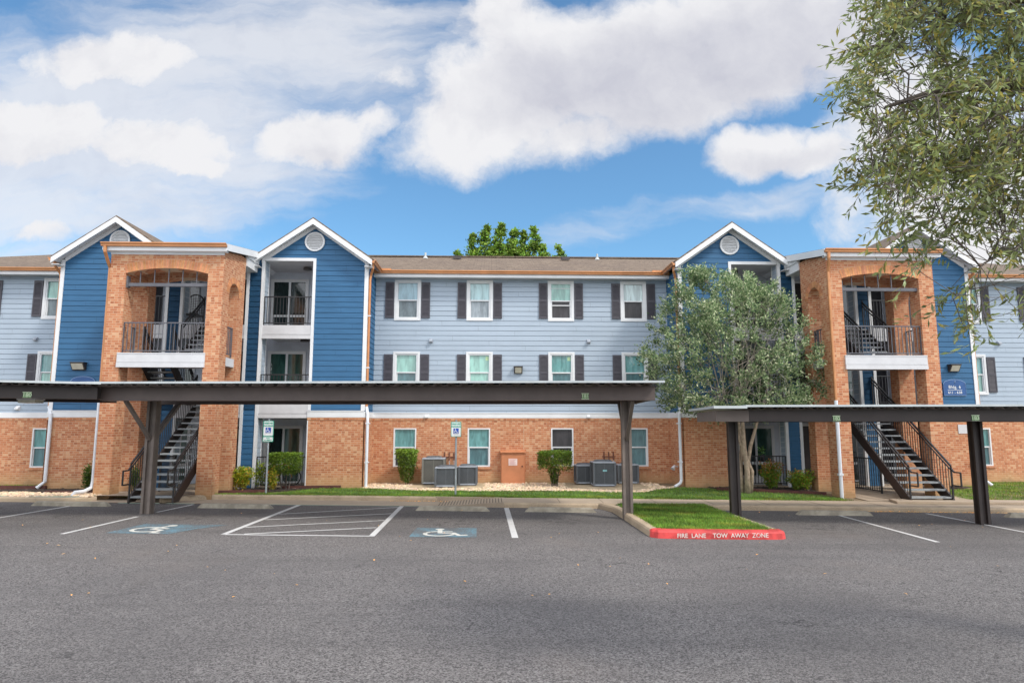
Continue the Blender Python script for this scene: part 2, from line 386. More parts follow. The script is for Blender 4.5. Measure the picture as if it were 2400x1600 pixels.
ai.f = [f if (Vector(ai.v[f[1]])-Vector(ai.v[f[0]])).cross(Vector(ai.v[f[2]])-Vector(ai.v[f[0]])).z > 0 else f[::-1] for f in ai.f]
ai.build('access_aisle_marking', M['line'], LOT, label='hatched white access aisle between the blue symbols')

def stroke(pts, w):                      # 2D polyline -> list of quads with joints
    out = []
    for a, b in zip(pts[:-1], pts[1:]):
        a = Vector(a); b = Vector(b); d = (b-a).normalized(); n = Vector((-d.y, d.x))*w/2; e = d*w*.25
        out.append([a-e+n, a-e-n, b+e-n, b+e+n][::-1])
    return out
def arc(c, r, a0, a1, n=14): return [(c[0]+r*math.cos(R(a0+(a1-a0)*i/n)), c[1]+r*math.sin(R(a0+(a1-a0)*i/n))) for i in range(n+1)]
def isa():                               # wheelchair symbol in a unit square, as 2D polygons
    q = []
    q += stroke(arc((.42,.34), .26, 95, 345), .075)
    q += stroke([(.40,.74),(.42,.42),(.66,.42),(.78,.14),(.90,.18)], .085)
    q += stroke([(.41,.58),(.62,.58)], .07)
    q.append([Vector((.39+.085*math.cos(2*math.pi*k/12), .86+.085*math.sin(2*math.pi*k/12))) for k in range(12)])
    return q
def ground_symbol(cx, cy, w, h, rot, skew, label):
    f = MB(); f.face([(x, y, zl(x)+.004) for x, y in skew])
    o = f.build('accessible_symbol', M['symblue'], LOT, label=label)
    g = MB(); cr, sr = math.cos(rot), math.sin(rot)
    for i, p in enumerate(isa()):
        P = []
        for v in p:
            a, b = (v.x-.5)*w, (v.y-.5)*h; x = cx+a*cr-b*sr; y = cy+a*sr+b*cr
            P.append((x, y, zl(x)+.008+.0006*(i % 3)))
        if (Vector(P[1])-Vector(P[0])).cross(Vector(P[2])-Vector(P[0])).z < 0: P = P[::-1]
        g.face(P)
    g.build('wheelchair_mark', M['symwhite'], o)
ground_symbol(-6.95, 14.5, 1.2, 1.15, R(-28), [(-7.75,13.95),(-6.45,13.85),(-6.2,14.5),(-5.75,15.1),(-7.6,15.25)], 'faded blue square with tilted wheelchair mark')
ground_symbol(-.95, 14.15, 1.15, 1.1, R(0), [(-1.62,13.6),(-.28,13.55),(-.30,14.78),(-1.60,14.8)], 'faded blue square with upright wheelchair mark')

# kerbs, sidewalk, walkway
def ribbon(mb, x0, x1, fy0, fy1, fz0, fz1, n):   # top sheet between two curves
    for i in range(n):
        a = x0+(x1-x0)*i/n; b = x0+(x1-x0)*(i+1)/n
        mb.face([(a,fy0(a),fz0(a)),(b,fy0(b),fz0(b)),(b,fy1(b),fz1(b)),(a,fy1(a),fz1(a))])
def kerb_run(mb, pts, w, h, zf, side=1):         # rounded kerb along a polyline of (x,y); front face on the side given
    prof = [(0,-.02),(0.015,h*.7),(.045,h*.95),(.09,h),(w,h),(w,-.02)]
    rows = []
    for i, p in enumerate(pts):
        p = Vector(p); d = (Vector(pts[min(i+1,len(pts)-1)])-Vector(pts[max(i-1,0)])).normalized(); n = Vector((-d.y,d.x))*side
        rows.append([(p.x+n.x*a, p.y+n.y*a, zf(p.x)+b) for a, b in prof])
    for r0, r1 in zip(rows[:-1], rows[1:]):
        for k in range(len(prof)-1):
            q = [r0[k], r1[k], r1[k+1], r0[k+1]]
            mb.face(q if side > 0 else q[::-1])
    mb.face(rows[0] if side < 0 else rows[0][::-1]); mb.face(rows[-1] if side > 0 else rows[-1][::-1])
kb = MB()
kerb_run(kb, [(.35+i*.9, kerbY(.35+i*.9)) for i in range(0, 24)], .18, .13, zl)
kerb_run(kb, [(-20+i*1.0, kerbY(-20+i*1.0)) for i in range(0, 9)] + [(-11.6, kerbY(-11.6)+.05), (-11.2,19.6)], .18, .13, zl)
kerb_run(kb, [(-9.2,19.2),(-8.4,19.95)] + [(-8.0+i*.92, grassY(-8.0+i*.92)-.12) for i in range(0, 8)], .16, .145, zl)
tag(kb.build('kerb', M['kerbc']), 'tan concrete kerb along the front of the building', kind='structure')
sw = MB()
ribbon(sw, .35, 21, lambda x: kerbY(x)+.178, lambda x: grassY(x), lambda x: zl(x)+.131, lambda x: zl(x)+.131, 20)
ribbon(sw, -1.5, .35, lambda x: kerbY(x)+.02, lambda x: grassY(x), lambda x: zl(x)+.012+.12*(x+1.5)/1.85, lambda x: zl(x)+.012+.12*(x+1.5)/1.85, 4)
ribbon(sw, -11.3, -1.5, lambda x: kerbY(x)+.02, lambda x: grassY(x)+.05, lambda x: zl(x)+.012, lambda x: zl(x)+.014, 12)
ra = lambda x: zl(x)+.010+.12*(x+1.5)/1.85
for y0, y1 in ((lambda x: kerbY(x)+.02, lambda x: grassY(x)-.0),):
    sw.hexa([(-1.5,y0(-1.5),-.2),(.35,y0(.35),-.2),(.35,y1(.35),-.2),(-1.5,y1(-1.5),-.2)],[(-1.5,y0(-1.5),ra(-1.5)),(.35,y0(.35),ra(.35)),(.35,y1(.35),ra(.35)),(-1.5,y1(-1.5),ra(-1.5))])
sw.hexa([(-1.6,grassY(-1.6)-.1,-.2),(.36,grassY(.36)-.1,-.2),(.36,grassY(.36)+.06,-.2),(-1.6,grassY(-1.6)+.06,-.2)],[(-1.6,grassY(-1.6)-.1,zl(-1.6)+.145),(.36,grassY(.36)-.1,zl(.36)+.136),(.36,grassY(.36)+.06,zl(.36)+.136),(-1.6,grassY(-1.6)+.06,zl(-1.6)+.145)])
for i in range(22):      # grooves of the ramp
    x = -1.45+i*.083; k = .012+.12*(x+1.5)/1.85
    sw.face([(x,kerbY(x)+.12,zl(x)+k+.004),(x+.028,kerbY(x)+.12,zl(x)+k+.004),(x+.028,grassY(x)-.12,zl(x)+k+.004),(x,grassY(x)-.12,zl(x)+k+.004)]); sw.m[-1] = 1
for x in (1.9, 3.1, 4.6, 6.1, 7.6, 9.1, 10.7, 12.3, 13.9):
    sw.face([(x,kerbY(x)+.18,zl(x)+.1335),(x+.02,kerbY(x)+.18,zl(x)+.1335),(x+.05,grassY(x),zl(x)+.1335),(x+.03,grassY(x),zl(x)+.1335)]); sw.m[-1] = 1
tag(sw.build('sidewalk', [M['concrete'], simple('concrete_joint', (.15,.12,.085), .9)]), 'tan concrete sidewalk with a grooved ramp', kind='structure')
wk = MB()                # concrete walkways up to both stair towers
for (a, b, c, d) in ((-11.4,-8.55,19.7,24.5),(10.95,14.2,19.2,24.5)):
    for i in range(6):
        y0 = c+(d-c)*i/6; y1 = c+(d-c)*(i+1)/6
        za = lambda x, y: max(gz(x, y)+.012, zl(x)+.02)
        wk.face([(a,y0,za(a,y0)),(b,y0,za(b,y0)),(b,y1,za(b,y1)),(a,y1,za(a,y1))])
wk.hexa([(11.4,18.62,zl(11.4)+.14),(20,18.3,zl(20)+.14),(20,18.85,zl(20)+.14),(11.6,19.35,zl(11.4)+.14)],[(11.4,18.62,zl(11.4)+.20),(20,18.3,zl(20)+.20),(20,18.85,zl(20)+.20),(11.6,19.35,zl(11.4)+.20)])
tag(wk.build('path', M['concrete']), 'tan concrete walkways leading under the stair towers', kind='structure')
# soil base under lawns and beds
so = MB()
nx = 50
for i in range(nx):
    a = -20+42*i/nx; b = -20+42*(i+1)/nx
    for j in range(8):
        f0 = j/8; f1 = (j+1)/8
        Y = lambda x, f: grassY(x)+(25-grassY(x))*f
        so.face([(a,Y(a,f0),gz(a,Y(a,f0))-.006),(b,Y(b,f0),gz(b,Y(b,f0))-.006),(b,Y(b,f1),gz(b,Y(b,f1))-.006),(a,Y(a,f1),gz(a,Y(a,f1))-.006)])
tag(so.build('soil', M['soil']), 'bare soil under the lawns and planting beds', kind='structure')

# island in the parking lot
IX0, IX1, IY0, IY1 = 3.22, 5.98, 13.42, 18.2
isl = thing('traffic_island', 'grass parking island with a red painted front kerb', 'parking island', ((IX0+IX1)/2, 15.8, 0), kind='structure')
k = MB(); kerb_run(k, [(IX0,IY0+.30),(IX0-.01,15.0),(IX0-.02,16.5),(IX0-.05,17.6),(IX0-.3,18.35)], .2, .15, zl, side=-1)
k.build('kerb', M['kerbc'], isl)
k = MB(); kerb_run(k, [(IX1-.12,18.1),(IX1-.05,16.5),(IX1-.02,15.0),(IX1,IY0+.22)], .22, .135, zl, side=-1)
k.build('kerb', M['concrete'], isl)
k = MB(); kerb_run(k, [(IX1-.02,IY0+.32),(IX1-.04,IY0+.1),(IX1-.14,IY0+.01),(IX1-.35,IY0-.02),(5.0,IY0-.01),(4.2,IY0+.02),(IX0+.35,IY0+.06),(IX0+.13,IY0+.10),(IX0+.02,IY0+.22),(IX0-.0,IY0+.34)], .26, .16, zl, side=-1)
rk = k.build('red_kerb', M['redkerb'], isl, label='red painted kerb lettered FIRE LANE TOW AWAY ZONE')
def text_mesh(name, body, size, mat, parent, loc, rot=(R(90),0,0), bold=.0, xs=1.0, align='CENTER', spacing=1.0, extr=.0015, shear=0):
    cu = bpy.data.curves.new(name, 'FONT'); cu.body = body; cu.size = size; cu.align_x = align; cu.align_y = 'CENTER'; cu.offset = bold; cu.extrude = extr; cu.space_character = spacing; cu.shear = shear
    o = bpy.data.objects.new(name+'_src', cu); COL.objects.link(o)
    dg = bpy.context.evaluated_depsgraph_get(); dg.update()
    me = bpy.data.meshes.new_from_object(o.evaluated_get(dg)); bpy.data.objects.remove(o); bpy.data.curves.remove(cu)
    me.name = name; me.materials.clear(); me.materials.append(mat)
    ob = bpy.data.objects.new(name, me); COL.objects.link(ob)
    off = Vector((0,0,0)); p = parent
    while p is not None: off += p.location; p = p.parent
    ob.parent = parent; ob.location = Vector(loc)-off; ob.rotation_euler = rot; ob.scale = (xs,1,1)
    return ob
text_mesh('lettering', 'FIRE  LANE    TOW  AWAY  ZONE', .118, M['symwhite'], rk, (4.62, IY0-.024, zl(4.6)+.073), (R(86),0,R(-.6)), .0008, 1.02)
tf = MB()
for i in range(6):
    for j in range(10):
        P = lambda u, v: (IX0+.18+(IX1-.2-IX0-.18)*u, IY0+.24+(IY1-IY0-.1)*v, 0)
        q = [P(i/6,j/10),P((i+1)/6,j/10),P((i+1)/6,(j+1)/10),P(i/6,(j+1)/10)]
        tf.face([(x,y,zl(x)+.125) for x, y, _ in q])
tf.build('turf', M['turf'], isl)

# wheel stops
def wheel_stop(x0, x1, yc, label):
    xc = (x0+x1)/2; z = (zl(xc)+.0)
    t = MB(); L = (x1-x0)/2; pr = [(-.09,0),(-.075,.085),(-.045,.115),(.045,.115),(.075,.085),(.09,0)]
    rows = [[(xc+sx*(L-e), yc-.06*sx*L+a, z-.06*0+b) for a, b in pr] for sx, e in ((-1,0),(1,0))]
    rows[0] = [(xc-L+(.12*b/.115), yc+.06*L+a, zl(xc-L)+b) for a, b in pr]; rows[1] = [(xc+L-(.12*b/.115), yc-.06*L+a, zl(xc+L)+b) for a, b in pr]
    for k in range(5): t.face([rows[0][k], rows[0][k+1], rows[1][k+1], rows[1][k]][::-1])
    t.face(rows[0]); t.face(rows[1][::-1])
    o = t.build('wheel_stop', M['stopc'])
    tag(o, label, 'wheel stop', 'concrete wheel stops at the heads of the stalls')
wheel_stop(-12.25,-10.15,18.45,'grey concrete wheel stop left of the left carport post')
wheel_stop(-7.74,-5.74,18.12,'concrete wheel stop in the stall with the tilted wheelchair mark')
wheel_stop(-1.97,-.02,17.78,'concrete wheel stop in front of the grooved ramp')
wheel_stop(.9,2.75,17.62,'concrete wheel stop just left of the grass island')
wheel_stop(7.9,9.8,17.2,'concrete wheel stop right of the grass island')
wheel_stop(13.15,15.2,16.85,'concrete wheel stop at the right edge of the photo')

# ------------------------------------------------------------------ the building
BLD = thing('apartment_building', 'three storey brick and blue siding apartment building with white gables', 'building', (C0, 26, 0))
LAP = .185
def siding(mb, P, urange, z0, z1, holes=(), phase=0.0):
    prof = []                              # (z, d)
    k0 = math.floor((z0-phase)/LAP)
    z = k0*LAP+phase
    while z < z1:
        prof += [(z, -.016), (z+.016, -.016), (z+.0161, .011), (z+LAP-.0001, .001)]
        z += LAP
    for (za, da), (zb, db) in zip(prof[:-1], prof[1:]):
        lo, hi = max(za, z0), min(zb, z1)
        if hi-lo < 1e-6: continue
        cuts = sorted({lo, hi, *[h for hh in holes for h in hh[2:4] if lo < h < hi]})
        for a, b in zip(cuts[:-1], cuts[1:]):
            m = (a+b)/2
            D = lambda zz: da+(db-da)*((zz-za)/(zb-za) if zb > za else 0)
            ra = urange(a); rb = urange(b)
            if ra is None or rb is None: continue
            hs = sorted([h for h in holes if h[2] <= m <= h[3]])
            segs = []; s0 = (ra[0], rb[0])
            for h in hs:
                segs.append((s0, (h[0], h[0]))); s0 = (h[1], h[1])
            segs.append((s0, (ra[1], rb[1])))
            for (l, r) in segs:
                if r[0]-l[0] > 1e-4 or r[1]-l[1] > 1e-4:
                    mb.face([P(l[0], a, D(a)), P(r[0], a, D(a)), P(r[1], b, D(b)), P(l[1], b, D(b))])
def PF(y): return lambda u, z, d: (u, y-d, z)                  # front wall
def PS(x, s): return (lambda u, z, d: (x+s*d, u, z)) # side wall, outward sign s
def wallholes(mb, P, u0, u1, z0, z1, holes):
    zc = sorted({z0, z1, *[h for hh in holes for h in hh[2:4] if z0 < h < z1]})
    for a, b in zip(zc[:-1], zc[1:]):
        m = (a+b)/2; s0 = u0
        for h in sorted([h for h in holes if h[2] <= m <= h[3]]):
            if h[0] > s0: mb.face([P(s0,a,0),P(h[0],a,0),P(h[0],b,0),P(s0,b,0)])
            s0 = h[1]
        if u1 > s0: mb.face([P(s0,a,0),P(u1,a,0),P(u1,b,0),P(s0,b,0)])

# windows -----------------------------------------------------------
def make_window(xc, zb, zt, w, trim, y, up, lo, proud=.03, split=.5, extra=None):
    m = MB(); x0, x1 = xc-w/2, xc+w/2
    if trim:                                # white casing
        t = trim
        m.box(x0,x0+t,y-proud,y+.02,zb,zt); m.box(x1-t,x1,y-proud,y+.02,zb,zt)
        m.box(x0+t,x1-t,y-proud-.004,y+.02,zt-t*.9,zt); m.box(x0+t,x1-t,y-proud-.004,y+.02,zb,zb+t*.9)
    else: t = .0
    ix0, ix1, iz0, iz1 = x0+t, x1-t, zb+t*.9, zt-t*.9; f = .048; yf = y-.012 if trim else y-.015
    m.box(ix0,ix0+f,yf,y+.10,iz0,iz1); m.box(ix1-f,ix1,yf,y+.10,iz0,iz1)
    m.box(ix0+f,ix1-f,yf,y+.10,iz1-f,iz1); m.box(ix0+f,ix1-f,yf,y+.10,iz0,iz0+f)
    o = m.build('window', M['white'], BLD)
    zm = iz0+(iz1-iz0)*split
    s = MB(); s.box(ix0+f+.001,ix1-f-.001,y+.010,y+.09,zm-.022,zm+.022); s.box(ix0+f+.001,ix0+f+.03,y+.03,y+.09,iz0+f,zm-.022); s.box(ix1-f-.03,ix1-f-.001,y+.03,y+.09,iz0+f,zm-.022)
    if extra == 'double':
        s.build('sash', M['white'], o); s = MB(); s.box(ix0+f+.001,ix1-f-.001,y+.012,y+.09,zm-.19,zm-.155); s.build('sash', M['white'], o); s = MB(); s.box(ix0+f+.001,ix1-f-.001,y+.04,y+.09,iz1-f-.17,iz1-f-.15)
    s.build('sash', M['white'], o)
    g = MB(); g.box(ix0+f,ix1-f,y+.055,y+.062,zm,iz1-f); g.build('pane', M[up], o)
    g = MB(); g.box(ix0+f,ix1-f,y+.065,y+.072,iz0+f,zm); g.build('pane', M[lo], o)
    if extra == 'tag':
        g = MB(); g.box(ix1-f-.13,ix1-f-.02,y+.048,y+.054,iz1-f-.19,iz1-f-.05); g.build('sticker', simple('sticker', (.45,.62,.35), .6), o)
    return o
def make_shutter(xc, zb, zt, y, w=.325):
    m = MB(); x0, x1 = xc-w/2, xc+w/2; zm = (zb+zt)/2
    m.box(x0,x1,y-.012,y-.002,zb,zt)
    fr = .045
    m.box(x0,x0+fr,y-.04,y-.012,zb,zt); m.box(x1-fr,x1,y-.04,y-.012,zb,zt)
    for a, b in ((zb,zb+.06),(zm-.035,zm+.035),(zt-.075,zt)): m.box(x0+fr,x1-fr,y-.04,y-.012,a,b)
    n = 12
    for (a, b) in ((zb+.06,zm-.035),(zm+.035,zt-.075)):
        for i in range(n):
            z = a+(b-a)*i/n; m.hexa([(x0+fr,y-.034,z),(x1-fr,y-.034,z),(x1-fr,y-.034,z+.02),(x0+fr,y-.034,z+.02)],[(x0+fr,y-.012,z+.03),(x1-fr,y-.012,z+.03),(x1-fr,y-.012,z+.05),(x0+fr,y-.012,z+.05)])
    arch = [(x0+fr, zt-.075)] + [(x0+fr+(w-2*fr)*i/8, zt-.075-.045*(1-math.sin(math.pi*i/8))) for i in range(9)] + [(x1-fr, zt-.075)]
    m.prism([Vector((a, y-.012, b)) for a, b in arch], (0,0,0), (0,-.027,0))
    return m.build('shutter', M['shutter'], BLD)
WIN_S = [-4.27,-1.585,1.46,4.2]
W3 = (6.12,7.66); W2 = (3.42,4.955); W1 = (.77,2.155); WW = .985
ups3 = ['skyglass','palesky','mint','cloudglass']; los3 = ['screen','palescreen','darkscreen','darkscreen']
ups2 = ['mint','mint','teal','teal']; los2 = ['tealscreen','mint','tealscreen','tealscreen']
ups1 = ['teal','teal','darkscreen','tealscreen']; los1 = ['darkscreen','tealscreen','darkscreen','tealscreen']
holesS = []; holesB = []
for i, s in enumerate(WIN_S):
    x = C0+s
    make_window(x, *W3, WW, .085, WY, ups3[i], los3[i], extra='double' if i == 2 else None)
    make_window(x, *W2, WW, .085, WY, ups2[i], los2[i], extra='tag' if i else None)
    make_window(x, *W1, .82, 0, WY-.02, ups1[i], los1[i])
    for (a, b) in (W3, W2):
        holesS.append((x-WW/2+.02, x+WW/2-.02, a+.02, b-.02))
        for sd in (-1, 1): make_shutter(x+sd*(WW/2+.175), a+.09, b-.1, WY-.01)
    holesB.append((x-.41, x+.41, W1[0], W1[1]))
S5 = 5.47
w = MB(); siding(w, PF(WY), lambda z: (C0-S5, C0+S5), 2.7, 7.76, holesS); w.build('siding_wall', M['lightblue'], BLD)
w = MB(); wallholes(w, PF(WY-.03), C0-S5, C0+S5, -.05, 2.52, holesB)
for h in holesB:                            # brick reveals and sills
    for (a, b) in ((h[0], 0), (h[1], 1)): w.face([(a,WY-.03,h[2]),(a,WY+.1,h[2]),(a,WY+.1,h[3]),(a,WY-.03,h[3])] if b else [(a,WY+.1,h[2]),(a,WY-.03,h[2]),(a,WY-.03,h[3]),(a,WY+.1,h[3])])
    w.box(h[0]-.06,h[1]+.06,WY-.075,WY+.05,h[2]-.085,h[2]-.003)
w.box(C0-S5,C0+S5,WY-.045,WY-.01,2.44,2.515)
w.build('brick_wall', M['brick'], BLD)
cj = MB(); cj.box(1.195,1.212,WY-.034,WY-.028,1.37,2.43); cj.build('control_joint', M['mortar'], BLD)
def outer_wall(sg):
    hs = []; hb = []
    for s in (17.1, 19.9, 23.0):
        x = C0+sg*s
        for (a, b), u, l in ((W3,'mint','screen'),(W2,'teal','mint')):
            make_window(x, a-.02, b-.03, WW, .085, WY, u, l); hs.append((x-WW/2+.02, x+WW/2-.02, a, b-.05))
            for sd in (-1, 1): make_shutter(x+sd*(WW/2+.175), a+.07, b-.13, WY-.01)
        make_window(x, *W1, .82, 0, WY-.02, 'teal', 'tealscreen'); hb.append((x-.41, x+.41, W1[0], W1[1]))
    xa, xb = sorted((C0+sg*15.9, C0+sg*25.6))
    w = MB(); siding(w, PF(WY), lambda z: (xa, xb), 2.7, 7.76, hs); siding(w, PS(C0+sg*25.6, sg), lambda z: (WY, 35), 2.7, 7.76); w.build('siding_wall', M['lightblue'], BLD)
    w = MB(); wallholes(w, PF(WY-.03), xa, xb, -.05, 2.52, hb)
    for h in hb: w.box(h[0]-.06,h[1]+.06,WY-.075,WY+.05,h[2]-.085,h[2]-.003)
    w.face([(C0+sg*25.6,WY-.03,-.05),(C0+sg*25.6,35,-.05),(C0+sg*25.6,35,2.52),(C0+sg*25.6,WY-.03,2.52)]); w.box(xa,xb,WY-.045,WY-.01,2.44,2.515)
    w.build('brick_wall', M['brick'], BLD)
    t = MB(); t.box(xa,xb,WY-.05,WY+.02,2.52,2.71); t.build('band_trim', M['white'], BLD)
outer_wall(-1); outer_wall(1)
t = MB(); t.box(C0-S5,C0+S5,WY-.05,WY+.02,2.52,2.70); t.box(C0-S5,C0+S5,WY-.065,WY-.05,2.69,2.715)
t.build('band_trim', M['white'], BLD)
bk = MB(); bk.box(C0-25.6,C0+25.6,34.9,35,0,7.8); bk.build('rear_wall', M['lightblue'], BLD)

# gables -------------------------------------------------------------
def gable(sg, sin, sout, apex, op0, op1, slot):
    """sg side, sin/sout: inner and outer s of the gable front, op0..op1: the balcony opening"""
    X = lambda s: C0+sg*s
    xl, xr = sorted((X(sin), X(sout))); oa, ob = sorted((X(op0), X(op1)))
    half = 1.96; zE, zA = 7.93, 9.30
    slope = (zA-zE)/half; ax = X(apex)
    def ur(z):                              # width of the front at height z
        if z <= zE-.02: return (xl, xr)
        k = (zA-.12-z)/slope
        return (max(xl, ax-k), min(xr, ax+k)) if k > 0 else (ax, ax)
    m = MB(); siding(m, PF(GY), ur, 2.74, zA-.14, [(oa, ob, 0, 8.03)])
    rx = X(sin) if slot == 'near' else X(sout); rs = -sg if slot == 'near' else sg
    siding(m, PS(rx, rs), lambda z: (GY, WY), 2.72, 7.78)
    m.build('gable_wall', M['blue'], BLD)
    b = MB(); ba, bb = (X(sin), X(op0)) if slot == 'near' else (X(op1), X(sout)); ba, bb = sorted((ba, bb))
    wallholes(b, PF(GY-.03), ba, bb, -.05, 2.52, []); b.box(ba,bb,GY-.045,GY-.01,2.43,2.515)
    rx2 = rx+rs*.03
    b.face([(rx2,GY-.03,-.05),(rx2,WY,-.05),(rx2,WY,2.52),(rx2,GY-.03,2.52)]); b.box(min(rx,rx2+rs*.015),max(rx,rx2+rs*.015),GY-.04,WY-.046,2.43,2.515)
    jx = bb if (bb > ba and slot == 'near' and sg < 0) else ba
    for e in (ba, bb): b.face([(e,GY-.03,-.05),(e,GY+.45,-.05),(e,GY+.45,2.52),(e,GY-.03,2.52)])
    b.build('brick_wall', M['brick'], BLD)
    t = MB(); t.box(ba-.0,bb+.0,GY-.05,GY+.02,2.52,2.74); t.box(min(rx,rx+rs*.05),max(rx,rx+rs*.05),GY-.049,WY-.05,2.52,2.72)
    t.box(ba-.02,bb+.02,GY-.065,GY-.05,2.725,2.75)
    # corner boards
    cx_ = X(sin) if slot == 'near' else X(sout); cs = sg if slot == 'near' else -sg
    t.box(min(cx_-cs*.012,cx_+cs*.10),max(cx_-cs*.012,cx_+cs*.10),GY-.028,GY+.01,2.745,7.9)
    t.box(min(cx_-cs*.03,cx_),max(cx_-cs*.03,cx_),GY-.027,GY+.10,2.745,7.9)
    # opening trims
    oi = X(op0) if slot == 'near' else X(op1); ds = -sg if slot == 'near' else sg
    t.box(min(oi,oi+ds*.10),max(oi,oi+ds*.10),GY-.03,GY+.06,2.76,8.03)
    t.box(min(oi,oi+ds*.035),max(oi,oi+ds*.035),GY-.035,GY+.06,.15,2.42)
    oe = X(op1) if slot == 'near' else X(op0)
    lo, hi = sorted((oi, oe)); t.box(lo,hi,GY-.032,GY+.08,7.93,8.035)
    t.build('gable_trim', M['white'], BLD)
    # column between the balcony and the stair hall
    c = MB(); s0, s1 = (op1, op1+.60) if slot == 'near' else (op0-.60, op0); e0, e1 = sorted((X(s0), X(s1)))
    c.cur = 0; siding(c, PF(GY-.0), lambda z: (e0+.1, e1-.1), .15, 7.95)
    c.cur = 1; c.box(e0,e0+.10,GY-.03,GY+.42,.15,7.95); c.box(e1-.10,e1,GY-.03,GY+.42,.15,7.95)
    c.cur = 2
    siding(c, PS(e0, -1), lambda z: (GY+.07, GY+.40), .15, 7.95); siding(c, PS(e1, 1), lambda z: (GY+.07, GY+.40), .15, 7.95)
    c.cur = 1; c.box(e0-.012,e0+.08,GY+.40,GY+.47,.15,7.95); c.box(e1-.08,e1+.012,GY+.40,GY+.47,.15,7.95)
    c.build('column', [M['blue'], M['white'], M['lightblue']], BLD)
    # balcony slabs with white fascia
    for zt in (5.67, 2.97):
        s_ = MB(); s_.box(oa,ob,GY-.012,GY+.05,zt-.32,zt); s_.box(oa,ob,GY-.026,GY+.05,zt-.47,zt-.335); s_.box(oa,ob,GY+.05,GY+1.8,zt-.36,zt-.05)
        s_.build('balcony_slab', M['offwhite'], BLD)
    p = MB(); p.box(oa,ob,GY-.05,GY+1.8,-.05,.2); p.build('patio_slab', M['concrete'], BLD)
    for zt in (5.67, 2.97, .2): railing(oa+.01, ob-.01, GY+.06, GY+.06, zt+.08, zt+1.0, 'balcony_railing')
    # roof
    r = MB(); ov = 2.06; yf, yb = GY-.35, 28.6
    for d in (-1, 1):
        e = ax+d*ov; ze = zA-slope*ov
        r.cur = 0
        r.hexa([(ax,yf-.02,zA+.05),(e,yf-.02,ze+.05),(e,yb,ze+.05),(ax,yb,zA+.05)][::d],[(ax,yf-.02,zA+.10),(e+d*.03,yf-.02,ze+.09),(e+d*.03,yb,ze+.09),(ax,yb,zA+.10)][::d])
        r.cur = 1
        r.hexa([(ax,yf,zA-.04),(e,yf,ze-.04),(e,yb,ze-.04),(ax,yb,zA-.04)][::d],[(ax,yf,zA+.049),(e,yf,ze+.049),(e,yb,ze+.049),(ax,yb,zA+.049)][::d])
    rr = r.build('gable_roof', [M['roofy'], M['white']], BLD)
    k = MB()
    for d in (-1, 1):
        e = ax+d*ov; ze = zA-slope*ov
        k.hexa([(ax,yf-.045,zA-.145),(e,yf-.045,ze-.145),(e,yf-.001,ze-.145),(ax,yf-.001,zA-.145)][::d],[(ax,yf-.045,zA+.045),(e,yf-.045,ze+.045),(e,yf-.001,ze+.045),(ax,yf-.001,zA+.045)][::d])
        e2 = ax+d*1.80; z2 = zA-slope*1.80
        k.hexa([(ax,GY-.04,zA-.20),(e2,GY-.04,z2-.20),(e2,GY-.0,z2-.20),(ax,GY-.0,zA-.20)][::d],[(ax,GY-.04,zA-.05),(e2,GY-.04,z2-.05),(e2,GY-.0,z2-.05),(ax,GY-.0,zA-.05)][::d])
        a, b_ = sorted((e, ax+d*1.80)); k.box(a,b_,yf+.0,GY,ze-.19,ze-.17)
    k.build('rake_board', M['white'], rr)
    # round louvred vent
    v = MB(); vc = (ax, GY-.012, 8.62); v.ring(vc, .285, .345, .05); v.disc((ax,GY-.008,8.62), .30, 'y', 28, .006)
    n = 9
    for i in range(n):
        z = -.25+.5*(i+.5)/n; hw = math.sqrt(max(0,.285**2-z*z)); v.hexa([(ax-hw,GY-.055,8.62+z-.022),(ax+hw,GY-.055,8.62+z-.022),(ax+hw,GY-.02,8.62+z+.012),(ax-hw,GY-.02,8.62+z+.012)],[(ax-hw,GY-.055,8.62+z-.010),(ax+hw,GY-.055,8.62+z-.010),(ax+hw,GY-.02,8.62+z+.024),(ax-hw,GY-.02,8.62+z+.024)])
    v.build('gable_vent', M['white'], BLD)
    # sliding doors on the back wall of the balcony
    d0, d1 = (op0+.62, op1+.35) if slot == 'near' else (op0-.35, op1-.62)
    a, b_ = sorted((X(d0), X(d1)))
    for zb, g1, g2 in ((5.62,'darkglass','darkglass'),(2.92,'greenglass','greenglass'),(.2,'darkglass','greenglass')):
        y = GY+1.78; f = MB()
        f.box(a,a+.11,y-.05,y,zb,zb+2.05); f.box(b_-.11,b_,y-.05,y,zb,zb+2.05); f.box(a+.11,b_-.11,y-.05,y,zb+1.94,zb+2.05); mx = (a+b_)/2
        f.box(mx-.04,mx+.04,y-.045,y,zb,zb+1.94); f.box(a+.11,b_-.11,y-.04,y,zb+.62,zb+.70); f.box(a+.11,b_-.11,y-.04,y,zb,zb+.06)
        o = f.build('sliding_door', M['white'], BLD)
        for q0, q1, gm in ((a+.11,mx-.04,g1),(mx+.04,b_-.11,g2)):
            g = MB(); g.box(q0,q1,y-.02,y-.012,zb+.06,zb+1.94); g.build('pane', M[gm], o)
    # ceiling lights of the balconies
    for zc in (7.90, 5.29, 2.58):
        lx = X(op0+.45) if slot == 'near' else X(op1-.45)
        l_ = MB(); l_.disc((lx,GY+.9,zc-.07), .15, 'z', 18, .06); l_.build('ceiling_light', M['lampbody'], BLD)
